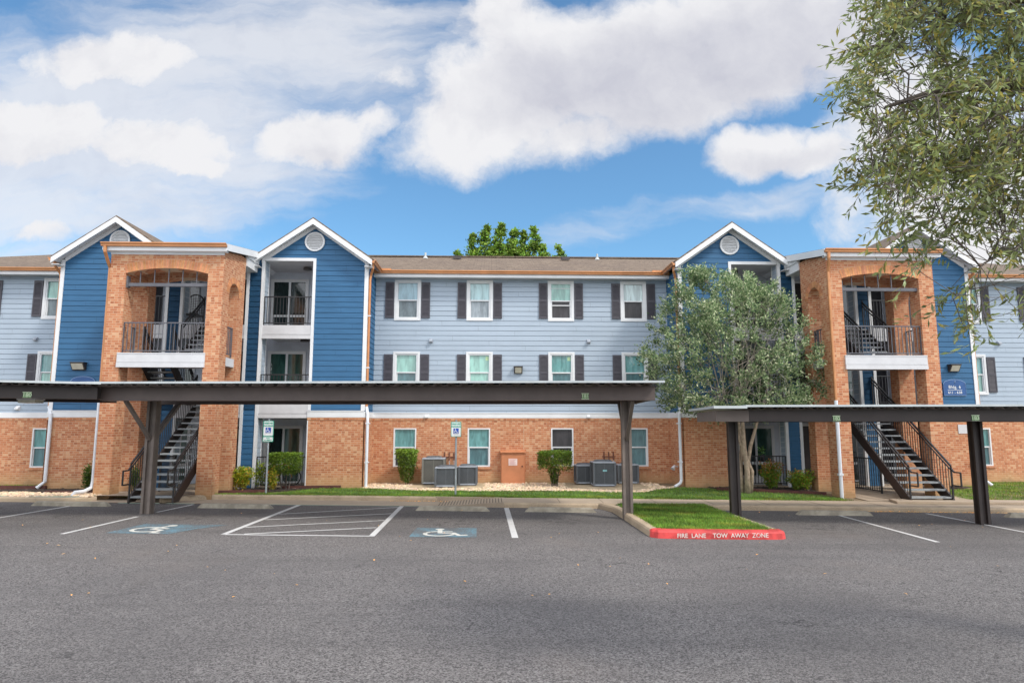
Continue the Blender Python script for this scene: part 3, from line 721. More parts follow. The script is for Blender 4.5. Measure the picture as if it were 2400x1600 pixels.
def railing(xa, xb, ya, yb, z0, z1, name, step=.108, parent=None, mat=None, r=.0085):
    m = MB(); a = Vector((xa,ya,0)); b = Vector((xb,yb,0)); L = (b-a).length; n = max(2, int(L/step))
    m.bar((xa,ya,z1),(xb,yb,z1),.045,.035); m.bar((xa,ya,z0),(xb,yb,z0),.035,.03)
    for i in range(n+1):
        p = a.lerp(b, i/n); w = r*2 if 0 < i < n else .035
        m.bar((p.x,p.y,z0-(0 if 0 < i < n else .08)),(p.x,p.y,z1),w,w)
    return m.build(name, mat or M['black'], parent or BLD)
for sg in (-1, 1):
    gable(sg, S5, 9.62, 7.33, 7.36, 9.02, 'near')
    gable(sg, 11.75, 15.93, 14.03, 12.35, 13.87, 'far')
# recess walls, floors and stair halls between the gables
for sg in (-1, 1):
    X = lambda s: C0+sg*s
    a, b = sorted((X(7.36), X(13.87))); y = GY+1.80
    m = MB(); wallholes(m, PF(y), a, b, -.05, 8.0, [])
    for e in (a, b): m.face([(e,GY+.02,-.05),(e,y,-.05),(e,y,8.0),(e,GY+.02,8.0)])
    m.build('recess_wall', M['greywall'], BLD)
    m = MB(); m.box(a,b,GY+.03,y,7.935,7.99); m.build('recess_ceiling', M['offwhite'], BLD)
    a, b = sorted((X(9.62), X(11.75)))
    for zt in (5.67, 2.97):
        m = MB(); m.box(a,b,GY-.01,GY+.05,zt-.32,zt); m.box(a,b,GY-.024,GY+.05,zt-.47,zt-.335); m.box(a,b,GY+.05,GY+1.8,zt-.36,zt-.05); m.build('gallery_slab', M['offwhite'], BLD)
    m = MB(); m.box(a,b,GY-.05,y,-.05,.2); m.build('gallery_slab', M['concrete'], BLD)
    for zb in (.2, 2.92, 5.62):
        d0, d1 = sorted((X(9.95), X(10.85))); f = MB(); f.box(d0-.09,d0,y-.04,y,zb,zb+2.12); f.box(d1,d1+.09,y-.04,y,zb,zb+2.12); f.box(d0,d1,y-.04,y,zb+2.03,zb+2.12)
        o = f.build('entry_door', M['white'], BLD); g = MB(); g.box(d0,d1,y-.025,y,zb,zb+2.03); g.build('door_leaf', M['browndoor'], o)
        g = MB(); g.disc((d1-.08,y-.026,zb+1.0),.03,'y',10,.05); g.build('door_knob', M['actrim'], o)
        d0, d1 = sorted((X(13.36), X(13.82))); f = MB(); f.box(d0-.09,d0,y-.04,y,zb,zb+2.12); f.box(d0,d1,y-.04,y,zb+2.03,zb+2.12)
        o = f.build('entry_door', M['white'], BLD); g = MB(); g.box(d0,d1,y-.025,y,zb,zb+2.03); g.build('door_leaf', M['door'], o)
# main roof ----------------------------------------------------------
r = MB(); eY, eZ, rY, rZ = 23.98, 7.93, 29.5, 9.86; by, xe, xr = 35.3, 26.1, 20.4
A = [(C0-xe,eY,eZ),(C0+xe,eY,eZ),(C0+xr,rY,rZ),(C0-xr,rY,rZ)]
r.face(A); r.face([(C0+xe,by,eZ),(C0-xe,by,eZ),(C0-xr,rY,rZ),(C0+xr,rY,rZ)]); r.face([(C0-xe,by,eZ),(C0-xe,eY,eZ),(C0-xr,rY,rZ)]); r.face([(C0+xe,eY,eZ),(C0+xe,by,eZ),(C0+xr,rY,rZ)])
r.cur = 1
for a, b in ((-xe,-16.1),(-S5,S5),(16.1,xe)):
    r.box(C0+a,C0+b,eY,WY+.0,7.70,7.735); r.box(C0+a,C0+b,eY-.03,eY,7.67,7.915)
ROOF = r.build('roof', [M['roofx'], M['white']], BLD)
rc = MB(); rc.bar((C0-xr,rY,rZ+.01),(C0+xr,rY,rZ+.01),.34,.05); rc.build('ridge_cap', M['roofx'], ROOF)
def zroof(y): return eZ+(y-eY)*(rZ-eZ)/(rY-eY)
for x, y in ((-2.95,28.9),(4.75,28.9),(-15.6,28.0),(18.2,28.2),(8.85,27.0)):
    v = MB(); z = zroof(y); v.tube([(x,y,z-.05),(x,y,z+.26 if y != 27.0 else z+.85)],.045,10); v.tube([(x,y,z-.02),(x,y,z+.10)],[.13,.05],10); v.build('vent_pipe', M['zinc'], ROOF)
for x, y in ((-1.52,28.6),(3.25,28.4)):
    v = MB(); z = zroof(y); v.hexa([(x-.18,y-.2,z-.02),(x+.18,y-.2,z-.02),(x+.18,y+.2,z+.1),(x-.18,y+.2,z+.1)],[(x-.16,y-.2,z+.12),(x+.16,y-.2,z+.12),(x+.16,y+.2,z+.22),(x-.16,y+.2,z+.22)]); v.build('roof_vent', M['browndoor'], ROOF)
# gutters --------------------------------------------------------------
def gutter(p0, p1, out, name='gutter', parent=None):       # straight gutter, out: unit vector away from the wall
    m = MB(); o = Vector(out); P = [(0,0),(.075,0),(.085,.02),(.085,.05),(.125,.085),(.125,.115),(0.105,.115),(.105,.1),(0,.06)]
    a = Vector(p0); b = Vector(p1)
    poly0 = [a+o*u+Vector((0,0,v)) for u, v in P]; e = b-a
    m.prism(poly0, (0,0,0), e); return m.build(name, M['copper'], parent or BLD)
gutter((C0-S5+.02,eY-.03,7.79),(C0+S5-.02,eY-.03,7.79),(0,-1,0))
gutter((C0-26.1,eY-.03,7.79),(C0-16.12,eY-.03,7.79),(0,-1,0)); gutter((C0+16.12,eY-.03,7.79),(C0+26.1,eY-.03,7.79),(0,-1,0))
for sg in (-1, 1):
    x = C0+sg*(7.33-2.06); gutter((x,GY-.36,7.80),(x,eY+.02,7.80),(-sg,0,0))
    x = C0+sg*(14.03+2.06); gutter((x,GY-.36,7.80),(x,eY+.02,7.80),(sg,0,0))
    # diverter flashing in the valley corner
    f = MB(); f.box(C0+sg*S5-(.0 if sg < 0 else .62),C0+sg*S5+(.62 if sg < 0 else 0),eY-.02,eY+.12,7.92,7.99); f.build('gutter_guard', M['copper'], BLD)
    # near gable downspout on the inner corner
    cx_ = C0+sg*(S5-.075); d = MB(); yq = GY+.08
    d.cur = 0; d.tube([(cx_-sg*.12,yq-.2,7.80),(cx_-sg*.12,yq-.18,7.66),(cx_-sg*.02,yq,7.45),(cx_,yq,7.3)],.045,8,True); d.tube([(cx_,yq,7.35),(cx_,yq,2.86)],.045,8)
    d.cur = 1; d.tube([(cx_,yq,2.87),(cx_-sg*.06,yq-.1,2.62),(cx_-sg*.07,yq-.13,2.4),(cx_-sg*.07,yq-.13,.42)] + ([(cx_-sg*.07,yq-.13,.2)] if sg < 0 else [(cx_-sg*.12,yq-.2,.32),(cx_-sg*.36,yq-.35,.21)]),.05,8)
    for zz in (1.0, 2.3, 4.2, 6.0): d.box(cx_-.06-sg*(.07 if zz < 2.5 else 0),cx_+.06-sg*(.07 if zz < 2.5 else 0),yq-.05-(.13 if zz < 2.5 else 0),yq+.06,zz,zz+.035)
    d.build('downspout', [M['copper'], M['pvc']], BLD)
    cx_ = C0+sg*(15.93+.075); d = MB()
    d.tube([(cx_+sg*.12,yq-.2,7.80),(cx_+sg*.1,yq-.18,7.66),(cx_+sg*.02,yq,7.45),(cx_,yq,7.3)],.045,8,True); d.tube([(cx_,yq,7.35),(cx_,yq,2.86)],.045,8)
    d.cur = 1; px = cx_-sg*.0; d.tube([(px,yq,2.87),(px-sg*.18,yq-.17,2.62),(px-sg*.2,yq-.19,2.4),(px-sg*.2,yq-.19,.42),(px-sg*.02,yq-.3,.22)],.055,8)
    d.build('downspout', [M['copper'], M['pvc']], BLD)
# small hooded exhaust vents
for x, z in ((-2.23,5.36),(3.63,5.36),(-16.55,5.36),(19.3,5.36),(-16.95,2.87),(-2.35,2.58),(3.58,2.58)):
    v = MB(); y = WY-.012
    v.box(x-.07,x+.07,y-.012,y,z-.08,z+.08); v.prism([Vector((x-.06,y-.012,z+.07)),Vector((x-.06,y-.12,z-.0)),Vector((x-.06,y-.12,z-.05)),Vector((x-.06,y-.012,z-.05))],(0,0,0),(.12,0,0))
    v.build('exhaust_vent', M['actrim'] if z > 3 else M['white'], BLD)

# stair towers ----------------------------------------------------------
def archpoly(x0, x1, zs, rise, n=16):
    return [(x0+(x1-x0)*i/n, zs+rise*(1-(2*i/n-1)**2)) for i in range(n+1)]
def tower(cx, sg):
    T = thing_part = bpy.data.objects.new('stair_tower', None); COL.objects.link(T); T.parent = BLD; T.location = Vector((cx,TY,0))-BLD.location
    T['label'] = 'left brick stair tower' if sg < 0 else 'right brick stair tower'
    x0, x1 = cx-1.70, cx+1.70; pw = .47; yf, yr = TY, TY+1.75; zt = 7.46
    m = MB()
    m.box(x0,x0+pw,yf,yf+.5,-.06,6.0); m.box(x1-pw,x1,yf,yf+.5,-.06,6.0)
    m.box(x0+.0,x0+.52,yr-.45,yr,-.06,6.0); m.box(x1-.52,x1-.0,yr-.45,yr,-.06,6.0)
    # front lintel with a segmental arch
    a = archpoly(x0+pw, x1-pw, 6.82, .165)
    m.prism([Vector((u,yf,v)) for u, v in [(x0,6.0),(x0+pw,6.0)]+a+[(x1-pw,6.0),(x1,6.0),(x1,zt),(x0,zt)]], (0,0,0), (0,.5,0))
    # rear lintel
    m.prism([Vector((u,yr-.45,v)) for u, v in [(x0,6.0),(x0+.52,6.0)]+archpoly(x0+.52,x1-.52,6.82,.165)+[(x1-.52,6.0),(x1,6.0),(x1,7.48+.175*(yr-.45-19.78)),(x0,7.48+.175*(yr-.45-19.78))]], (0,0,0), (0,.45,0))
    for xa in (x0, x1-pw): m.prism([Vector((xa+.001,u,v)) for u, v in [(yf+.001,7.45),(yf+.5,7.45),(yf+.5,7.478+.175*(yf+.5-19.78)),(yf+.001,7.478+.175*(yf-19.78))]], (0,0,0), (pw-.002,0,0))
    # side walls with narrow arches
    n = 12; ya, yb = yf+.5, yr-.45; rr = (yb-ya)/2; ym = (ya+yb)/2
    for xa in (x0, x1-pw):
        P = [(ym-rr*math.cos(math.pi*i/n), 6.32+rr*.95*math.sin(math.pi*i/n)) for i in range(n+1)]+[(yb,7.48+.175*(yb-19.78)),(ya,7.48+.175*(ya-19.78))]
        m.prism([Vector((xa,u,v)) for u, v in P], (0,0,0), (pw,0,0))
    br = m.build('brick_piers', M['brick'], T)
    # soldier course arches
    v = MB()
    def ring_bricks(fn, n, th):
        for i in range(n):
            kk = random.uniform(.82,1.1); v.col = (kk, kk*random.uniform(.9,1.06), kk*random.uniform(.86,1.06))
            a0 = (i+.07)/n; a1 = (i+.93)/n
            p0, d0 = fn(a0); p1, d1 = fn(a1)
            yield [p0, p1, (p1[0]+d1[0]*th, p1[1]+d1[1]*th), (p0[0]+d0[0]*th, p0[1]+d0[1]*th)]
    def ffront(t):
        x = x0+pw+(x1-x0-2*pw)*t; z = 6.82+.165*(1-(2*t-1)**2); dx = (2*t-1)*.28; return (x, z+.004), (dx, 1.0)
    for q in ring_bricks(ffront, 33, .27): v.prism([Vector((a,yf-.003,b)) for a, b in q], (0,0,0), (0,-.006,0))
    v.cur = 1; v.col = (1,1,1)
    b0 = [ffront(i/16) for i in range(17)]
    v.face([Vector((p[0],yf-.003,p[1])) for p, d in b0]+[Vector((p[0]+d[0]*.28,yf-.003,p[1]+d[1]*.28)) for p, d in b0[::-1]])
    v.cur = 0
    def fside(t):
        a = math.pi*t; return (ym-rr*math.cos(a), 6.32+rr*.95*math.sin(a)+.003), (-math.cos(a), math.sin(a))
    for xx, s in ((x0,-1),(x1,1)):
        for q in ring_bricks(fside, 15, .2): v.prism([Vector((xx+s*.003,a,b)) for a, b in q], (0,0,0), (s*.006,0,0))
    v.build('arch_bricks', [M['voussoir'], M['mortar']], T)
    # landing
    l = MB(); la, lb = x0+pw-.06, x1-pw+.06
    l.box(la,lb,yf-.045,yf+.02,4.11,4.36); l.box(la,lb,yf-.06,yf+.02,3.96,4.10); l.box(la,lb,yf-.055,yf+.02,4.36,4.395)
    l.box(x0+pw+.002,x1-pw-.002,yf+.02,yr+.1,4.08,4.34); l.box(x0+.05,x1-.05,yf+.51,yr-.46,4.07,4.335)
    l.build('landing', M['offwhite'], T)
    for a, b, c, d, r in ((x0+pw+.01,x1-pw-.01,yf+.10,yf+.10,.009),(x0+.16,x0+.16,yf+.52,yr-.47,.011),(x1-.16,x1-.16,yf+.52,yr-.47,.011)):
        o = railing(a,b,c,d,4.47,5.32,'landing_railing',.115,T,M['greymetal'],r)
    s = MB(); s.box(x0+pw,x1-pw,yf+.08,yf+.16,6.44,6.54)
    for i in range(1, 6):
        x = x0+pw+(x1-x0-2*pw)*(i-.1)/5.8+.0; t = (x-x0-pw)/(x1-x0-2*pw); s.box(x-.012,x+.012,yf+.11,yf+.135,6.54,6.82+.165*(1-(2*t-1)**2))
    s.box(x0+pw,x0+pw+.05,yf+.05,yf+.2,6.40,6.75)
    s.build('arch_screen', M['greymetal'], T)
    # shed roof
    r = MB(); r.cur = 0; ya, yb = yf-.22, 25.9; za = 7.66; zb = za+(yb-ya)*.175
    e0, e1 = x0-.14, x1+.14
    r.hexa([(e0,ya,za),(e1,ya,za),(e1,yb,zb),(e0,yb,zb)],[(e0,ya,za+.05),(e1,ya,za+.05),(e1,yb,zb+.05),(e0,yb,zb+.05)])
    r.cur = 1
    yw = GY+.0; zw = za+(yw-ya)*.175
    for e, d in ((e0,1),(e1,-1)):
        r.hexa([(e-d*.01,ya-.02,za-.17),(e+d*.04,ya-.02,za-.17),(e+d*.04,yw,zw-.17),(e-d*.01,yw,zw-.17)],[(e-d*.01,ya-.02,za+.04),(e+d*.04,ya-.02,za+.04),(e+d*.04,yw,zw+.04),(e-d*.01,yw,zw+.04)])
        # beam from the rear pier back to the gable
        r.box(min(e+d*.10,e+d*.52),max(e+d*.10,e+d*.52),yr+.005,GY-.03,7.50,7.78)
        r.hexa([(e+d*.06,yr,7.78),(e+d*.16,yr,7.78),(e+d*.16,yw,7.78),(e+d*.06,yw,7.78)],[(e+d*.06,yr,za+(yr-ya)*.175-.01),(e+d*.16,yr,za+(yr-ya)*.175-.01),(e+d*.16,yw,zw-.01),(e+d*.06,yw,zw-.01)])
    r.box(e0,e1,ya-.012,ya+.02,za-.19,za+.03); r.box(e0+.03,e1-.03,ya+.02,yf-.002,za-.19,za-.16); r.box(x0,x1,yf-.035,yf,7.40,7.47)
    r.box(x0+pw,x1-pw,yf+.51,GY-.03,7.48,7.52)
    r.build('tower_roof', [M['roofx'], M['white']], T)
    gutter((e0-.02,ya-.014,za-.075),(e1+.02,ya-.014,za-.075),(0,-1,0),'tower_gutter',T)
    d = MB(); xd = x0-.07 if sg < 0 else x0+.02; yd = yf+.10 if sg < 0 else yf-.06; xo = e0+.1
    d.tube([(xo,ya-.07,7.58),(xo,ya-.06,7.42),(xd,(ya+yd)/2,7.2),(xd,yd,7.02)],.05,8); d.tube([(xd,yd,7.05),(xd,yd,2.98)],.045,8)
    d.cur = 1
    zb_ = gz(xd,yd)+.05
    d.tube([(xd,yd,3.0),(xd,yd,zb_+.35)]+([(xd-.02,yd-.02,zb_+.15),(xd-.12,yd-.2,zb_+.06),(xd-.26,yd-.4,zb_+.05),(xd-.3,yd-.44,zb_-.05)] if sg < 0 else [(xd,yd,zb_-.1)]),.055,8)
    if sg > 0:
        for zz in (2.75,.75): d.box(xd-.065,xd+.065,yd-.06,yd+.06,zz,zz+.06)
    d.build('downspout', [M['copper'], M['pvc']], T)
    return T
TL = tower(-9.86, -1); TR = tower(12.21, 1)

# outdoor steel staircases ------------------------------------------------
def flight(name, label, x0, x1, ya, za, yb, zb, n, loop=True, light=True):
    t = thing(name, label, 'staircase', ((x0+x1)/2, ya, za), group='steel stair flights in the brick towers')
    dz = (zb-za)/n; dy = (yb-ya)/n; sgn = 1 if yb > ya else -1
    for xx, s in ((x0,-1),(x1,1)):
        m = MB(); w = .05*s
        P = [(ya-sgn*.05,za),(ya+sgn*.30,za),(yb,zb-.30),(yb,zb),(yb-sgn*.10,zb),(ya-sgn*.05,za+.12)]
        m.prism([Vector((xx,u,v)) for u, v in P], (0,0,0), (w,0,0)); m.build('stringer', M['darkbrown'], t)
        r = MB(); y0, y1 = ya-sgn*.02, yb
        for h, sz in ((1.0,.045),(.88,.03)): r.bar((xx+w/2,y0,za+h+.05),(xx+w/2,y1,zb+h-.05),sz,sz)
        k = int(abs(yb-ya)/.115)
        for i in range(k+1):
            f = i/k; y = y0+(y1-y0)*f; z = za+(zb-za)*f; e = .04 if i in (0, k) else .016
            r.bar((xx+w/2,y,z+(.05 if e < .03 else -.02)),(xx+w/2,y,z+(.9 if e < .03 else 1.03)),e,e)
        if loop:
            L = [(xx+w/2,y0,za+.98),(xx+w/2,y0-sgn*.12,za+.88),(xx+w/2,y0-sgn*.38,za+.88),(xx+w/2,y0-sgn*.38,za+.50),(xx+w/2,y0+.02,za+.50)]
            for a, b in zip(L[:-1], L[1:]): r.bar(a, b, .035, .035)
        r.build('handrail', M['black'], t)
    m = MB()
    for i in range(n):
        y = ya+dy*i; z = za+dz*(i+1)-.02
        m.box(x0+.002,x1-.002,min(y,y+sgn*.29),max(y,y+sgn*.29),z-.045,z)
    m.build('treads', M['tread'], t)
    return t
flight('staircase', 'lower stair flight rising under the left brick tower', -9.93, -8.78, 18.95, .135, 22.7, 2.92, 15)
flight('staircase', 'lower stair flight rising under the right brick tower beside the black fence', 12.08, 13.28, 19.05, .03, 22.7, 2.92, 15)
flight('staircase', 'upper stair flight climbing from the left tower landing', -9.85, -8.9, 21.2, 4.34, 22.75, 5.62, 7, False)
flight('staircase', 'upper stair flight climbing from the right tower landing', 12.2, 13.15, 21.2, 4.34, 22.75, 5.62, 7, False)
flight('staircase', 'stair flight going down from the left tower landing', -11.0, -10.15, 22.75, 2.92, 21.2, 4.34, 8, False)
flight('staircase', 'stair flight going down from the right tower landing', 10.75, 11.6, 22.75, 2.92, 21.2, 4.34, 8, False)
def fence(label, xa, ya, xb, yb, z):
    t = thing('picket_fence', label, 'fence', (xa, ya, z)); railing(xa,xb,ya,yb,z+.1,z+1.08,'fence_panel',.105,t)
    m = MB(); m.bar((xb,yb,z-.05),(xb,yb,z+1.1),.05); m.bar((xa,ya,z-.05),(xa,ya,z+1.1),.05); m.build('fence_post', M['black'], t)
fence('black picket fence under the right stair flight', 12.0, 22.6, 12.18, 20.65, .12)
fence('black picket fence behind the left stair flight', -10.45, 22.6, -10.25, 21.2, .18)

# wall lamps and plates ----------------------------------------------------
def lamp(label, x, y, z, w=.30):
    t = thing('wall_lamp', label, 'wall lamp', (x,y,z), group='box lamps on the siding')
    m = MB(); m.hexa([(x-w/2,y,z-.12),(x+w/2,y,z-.12),(x+w/2,y-.06,z-.12),(x-w/2,y-.06,z-.12)],[(x-w/2,y,z+.12),(x+w/2,y,z+.12),(x+w/2,y-.20,z+.12),(x-w/2,y-.20,z+.12)])
    m.box(x-w/2-.02,x+w/2+.02,y-.21,y,z+.12,z+.14); m.build('housing', M['lampbody'], t)
    l = MB(); l.hexa([(x-w/2+.035,y-.062,z-.10),(x+w/2-.035,y-.062,z-.10),(x+w/2-.035,y-.09,z-.10),(x-w/2+.035,y-.09,z-.10)],[(x-w/2+.035,y-.19,z+.09),(x+w/2-.035,y-.19,z+.09),(x+w/2-.035,y-.215,z+.09),(x-w/2+.035,y-.215,z+.09)]); l.build('lens', M['lamplens'], t)
lamp('box lamp on the pale blue wall between two second floor windows', 1.0, WY-.012, 4.27)
lamp('box lamp on the left gable above the carport roof', -13.9, GY-.012, 4.22, .44)
lamp('box lamp on the right gable above the building number sign', 16.26, GY-.012, 4.24, .36)
def plaque(x, z0, z1, w, txt, label):
    t = thing('building_sign', label, 'sign', (x, GY-.02, z0)); y = GY-.014; h = z1-z0; e = h*.72
    outline = [(x-w/2,z0),(x+w/2,z0),(x+w/2,z0+e)]+[(x+w/2*math.cos(math.pi*i/12), z0+e+(h-e)*math.sin(math.pi*i/12)) for i in range(1,12)]+[(x-w/2,z0+e)]
    m = MB(); m.prism([Vector((a,y,b)) for a, b in outline], (0,0,0), (0,-.03,0)); m.build('sign_panel', M['plaqueblue'], t)
    b = MB(); pts = [(x+(a-x)*.97, z0+.01+(c-z0)*.96) for a, c in outline]; pts.append(pts[0])
    for p, q in zip(pts[:-1], pts[1:]): b.bar((p[0],y-.031,p[1]),(q[0],y-.031,q[1]),.004,.014,(0,0,1))
    b.build('sign_border', M['plaquelight'], t)
    if txt:
        text_mesh('lettering', txt[0], .150, M['signwhite'], t, (x,y-.0315,z0+h*.52), bold=.0012, spacing=1.08); text_mesh('lettering', txt[1], .120, M['signwhite'], t, (x,y-.0315,z0+h*.19), bold=.0012, spacing=1.08)
        l = MB(); l.box(x-.26,x+.26,y-.034,y-.031,z0+h*.335,z0+h*.355); l.build('sign_rule', M['signwhite'], t)
        k = MB(); zc = z0+h*.80
        for a in (-.9, 0, .75): k.face([(x,y-.034,zc-.05),(x+.03*math.cos(a+.3)-.02,y-.034,zc+.01),(x+math.sin(a)*.09,y-.034,zc+.05+.03*math.cos(a)),(x+.03,y-.034,zc+.0)])
        k.build('leaf_emblem', M['plaquelight'], t)
plaque(16.25, 3.28, 3.86, .82, ('Bldg. 6', '611 - 638'), 'blue arched sign reading Bldg. 6 on the right gable')
plaque(-13.75, 3.28, 3.90, .82, None, 'blue arched sign on the left gable mostly hidden by the carport')
pl = MB(); pl.box(16.25,16.62,GY-.05,GY-.032,1.97,2.28); tag(pl.build('wall_plate', M['offwhite']), 'blank white plate on the brick below the building number sign', 'plate')
hz = thing('hose_bib', 'round grey valve on the brick beside the right carport post', 'valve', (16.7,GY-.04,.95))
m = MB(); m.disc((16.68,GY-.031,.98),.085,'y',16,.06); m.build('valve_body', M['acgrey'], hz); m = MB(); m.ring((16.68,GY-.092,.98),.05,.07,.02,14); m.build('valve_wheel', M['rust'], hz)
tf2 = thing('floodlight', 'small white floodlight on the right inner brick return', 'floodlight', (6.55,23.3,.8))
m = MB(); m.tube([(6.56,23.4,.82),(6.42,23.35,.85)],.03,8); m.build('bracket', M['pvc'], tf2); m = MB(); m.tube([(6.44,23.36,.86),(6.36,23.3,.74)],[.03,.085],12); m.build('lamp_shade', M['pvc'], tf2)

# ------------------------------------------------------------------ carports
def corrugated(mb, u0, u1, v0, v1, zf, pitch=.29, amp=.05):
    n = int((u1-u0)/pitch); zs = zf
    prof = []
    for i in range(n):
        u = u0+pitch*i
        prof += [(u,0),(u+pitch*.32,0),(u+pitch*.45,amp),(u+pitch*.87,amp)]
    prof.append((u0+pitch*n, 0))
    for (a, h), (b, k) in zip(prof[:-1], prof[1:]):
        mb.face([(a,v0,zf+h),(b,v0,zf+k),(b,v1,zf+k+.02),(a,v1,zf+h+.02)])
def local_build(mb, name, mats, root, **kw):      # mesh given in the root's own frame (root is rotated)
    me_off = root.location.copy(); par = root.parent
    mb.v = [(a+me_off.x, b+me_off.y, c+me_off.z) for a, b, c in mb.v]
    return mb.build(name, mats, root, **kw)
def digits_tag(root, u, v, z, s):
    m = MB(); m.box(u-.075,u+.075,v-.012,v,z-.07,z+.07); o = local_build(m, 'number_tag', M['taggreen'], root)
    b = MB(); b.box(u-.085,u+.085,v-.016,v-.0125,z+.052,z+.07); b.box(u-.085,u+.085,v-.016,v-.0125,z-.07,z-.052); local_build(b, 'tag_border', M['taglight'], o) if False else None
    off = root.location
    b.v = [(a+off.x,c+off.y,d+off.z) for a, c, d in b.v]; b.build('tag_border', M['taglight'], o)
    tx = text_mesh('tag_number', s, .115, M['taglight'], o, (u+off.x, v-.013+off.y, z+off.z), bold=.003)
def carport(label, ox, oy, rot, zrel, u0, u1, vb0, vb1, zb0, zb1, vr0, vr1, posts, tags, mats, brace, zr=None):
    """local frame: u along, v depth; z absolute"""
    t = thing('carport', label, 'carport', (ox,oy,0), rot)
    cr, sr = math.cos(rot), math.sin(rot); wx = lambda u, v: ox+u*cr-v*sr
    bm, pm = mats
    for v, nm in ((vb0,'front_beam'),(vb1,'rear_beam')):
        m = MB(); m.box(u0,u1,v-.06,v+.06,zb0,zb1)
        for zz in (zb0,zb1-.012): m.box(u0-.003,u1+.003,v-.085,v+.085,zz-.001,zz+.012)
        local_build(m, nm, bm, t)
    m = MB()
    for v in ([vb0+(vb1-vb0)*f for f in (.25,.5,.75)]): m.box(u0+.04,u1-.04,v-.04,v+.04,zb0+.12,zb1-.02)
    for (u, v, z0) in posts: m.box(u-.06,u+.06,vb0+.06,vb1-.06,zb0+.10,zb0+.119)
    m.box(u1-.06,u1-.001,vb0+.061,vb1-.061,zb0+.01,zb1-.015)
    local_build(m, 'cross_beams', bm, t)
    m = MB(); m.cur = 0; zt = zr or zb1+.02
    corrugated(m, u0-.12, u1+.10, vr0, vr1, zt)
    m.cur = 1; m.box(u0-.14,u1+.12,vr0-.012,vr0+.004,zt+.046,zt+.092); m.box(u0-.14,u1+.07,vr0+.004,vr1,zt+.082,zt+.092)
    local_build(m, 'roof', [M['under'], M['zinc']], t)
    for (u, v, z0) in posts:
        m = MB(); a = .115
        m.box(u-a,u+a,v-a*.4,v+a*.4,z0,zb0+.12); m.box(u-a,u-a*.45,v-a,v+a,z0,zb0+.118); m.box(u+a*.45,u+a,v-a,v+a,z0,zb0+.118)
        o = local_build(m, 'post', pm, t)
        if brace:
            for s in (-1, 1):
                b = MB(); b.bar((u,v+s*.1,zb0-.9),(u,v+s*1.2,zb0+.01),.075,.075); local_build(b, 'brace', pm, t)
    for (u, z, s) in tags: digits_tag(t, u, vb0-.06, z, s)
    return t
rl = -math.atan(.058)
oxl, oyl = 0.0, 16.45
carport('long brown steel carport spanning the accessible stalls', oxl, oyl, rl, 0, -8.98, 3.80, -1.25, 1.25, 2.80, 3.115, -1.85, 1.9, [(-8.47,.02,zl(-8.4)-.02),(3.32,.02,zl(3.3)+.0)], [(2.22,2.89,'181')], (M['brown'], M['postbrown']), True, 3.115)
# nearer wing of the left carport
lw = carport('dark brown carport wing at the left edge of the photo', -9.25, 15.35, R(20), 0, -7.5, .28, .0, 2.4, 2.825, 3.105, -.42, 3.0, [(-4.0,1.2,.1)], [(-1.05,2.895,'180')], (M['darkbrown'], M['darkbrown']), False, 3.10)
cl = thing('canopy_light', 'white box light under the left carport wing', 'ceiling light', (-10.6,15.3,2.74))
m = MB(); m.box(-10.8,-10.42,15.5,15.8,2.745,2.81); m.build('lens', M['lamplens'], cl); m = MB(); m.box(-10.82,-10.40,15.48,15.82,2.81,2.84); m.build('housing', M['white'], cl)
# right carport
rr_ = -math.atan(.11)
ct = carport('low dark brown carport on the right beside the grass island', 5.93, 16.3, rr_, 0, .12, 9.5, -1.15, 1.0, 2.325, 2.585, -1.5, 1.5, [(.03,.02,zl(6)-.01),(5.72,-.02,zl(11.6)-.01)], [(2.05,2.385,'182'),(5.05,2.395,'183')], (M['darkbrown'], M['darkbrown']), False, 2.60)
m = MB(); m.box(-.62,.117,-1.21,-1.09,2.32,2.582); m.box(-.62,-.56,-1.08,1.0,2.33,2.57); local_build(m, 'lit_beam_end', M['taupe'], ct, label='end of the dark beam with its lit tone painted in taupe')  # beam overhang split off so its lit tone can be painted lighter
m = MB(); m.box(-.74,.0,-1.55,1.5,2.612,2.672); local_build(m, 'end_flashing', M['zinc'], ct)

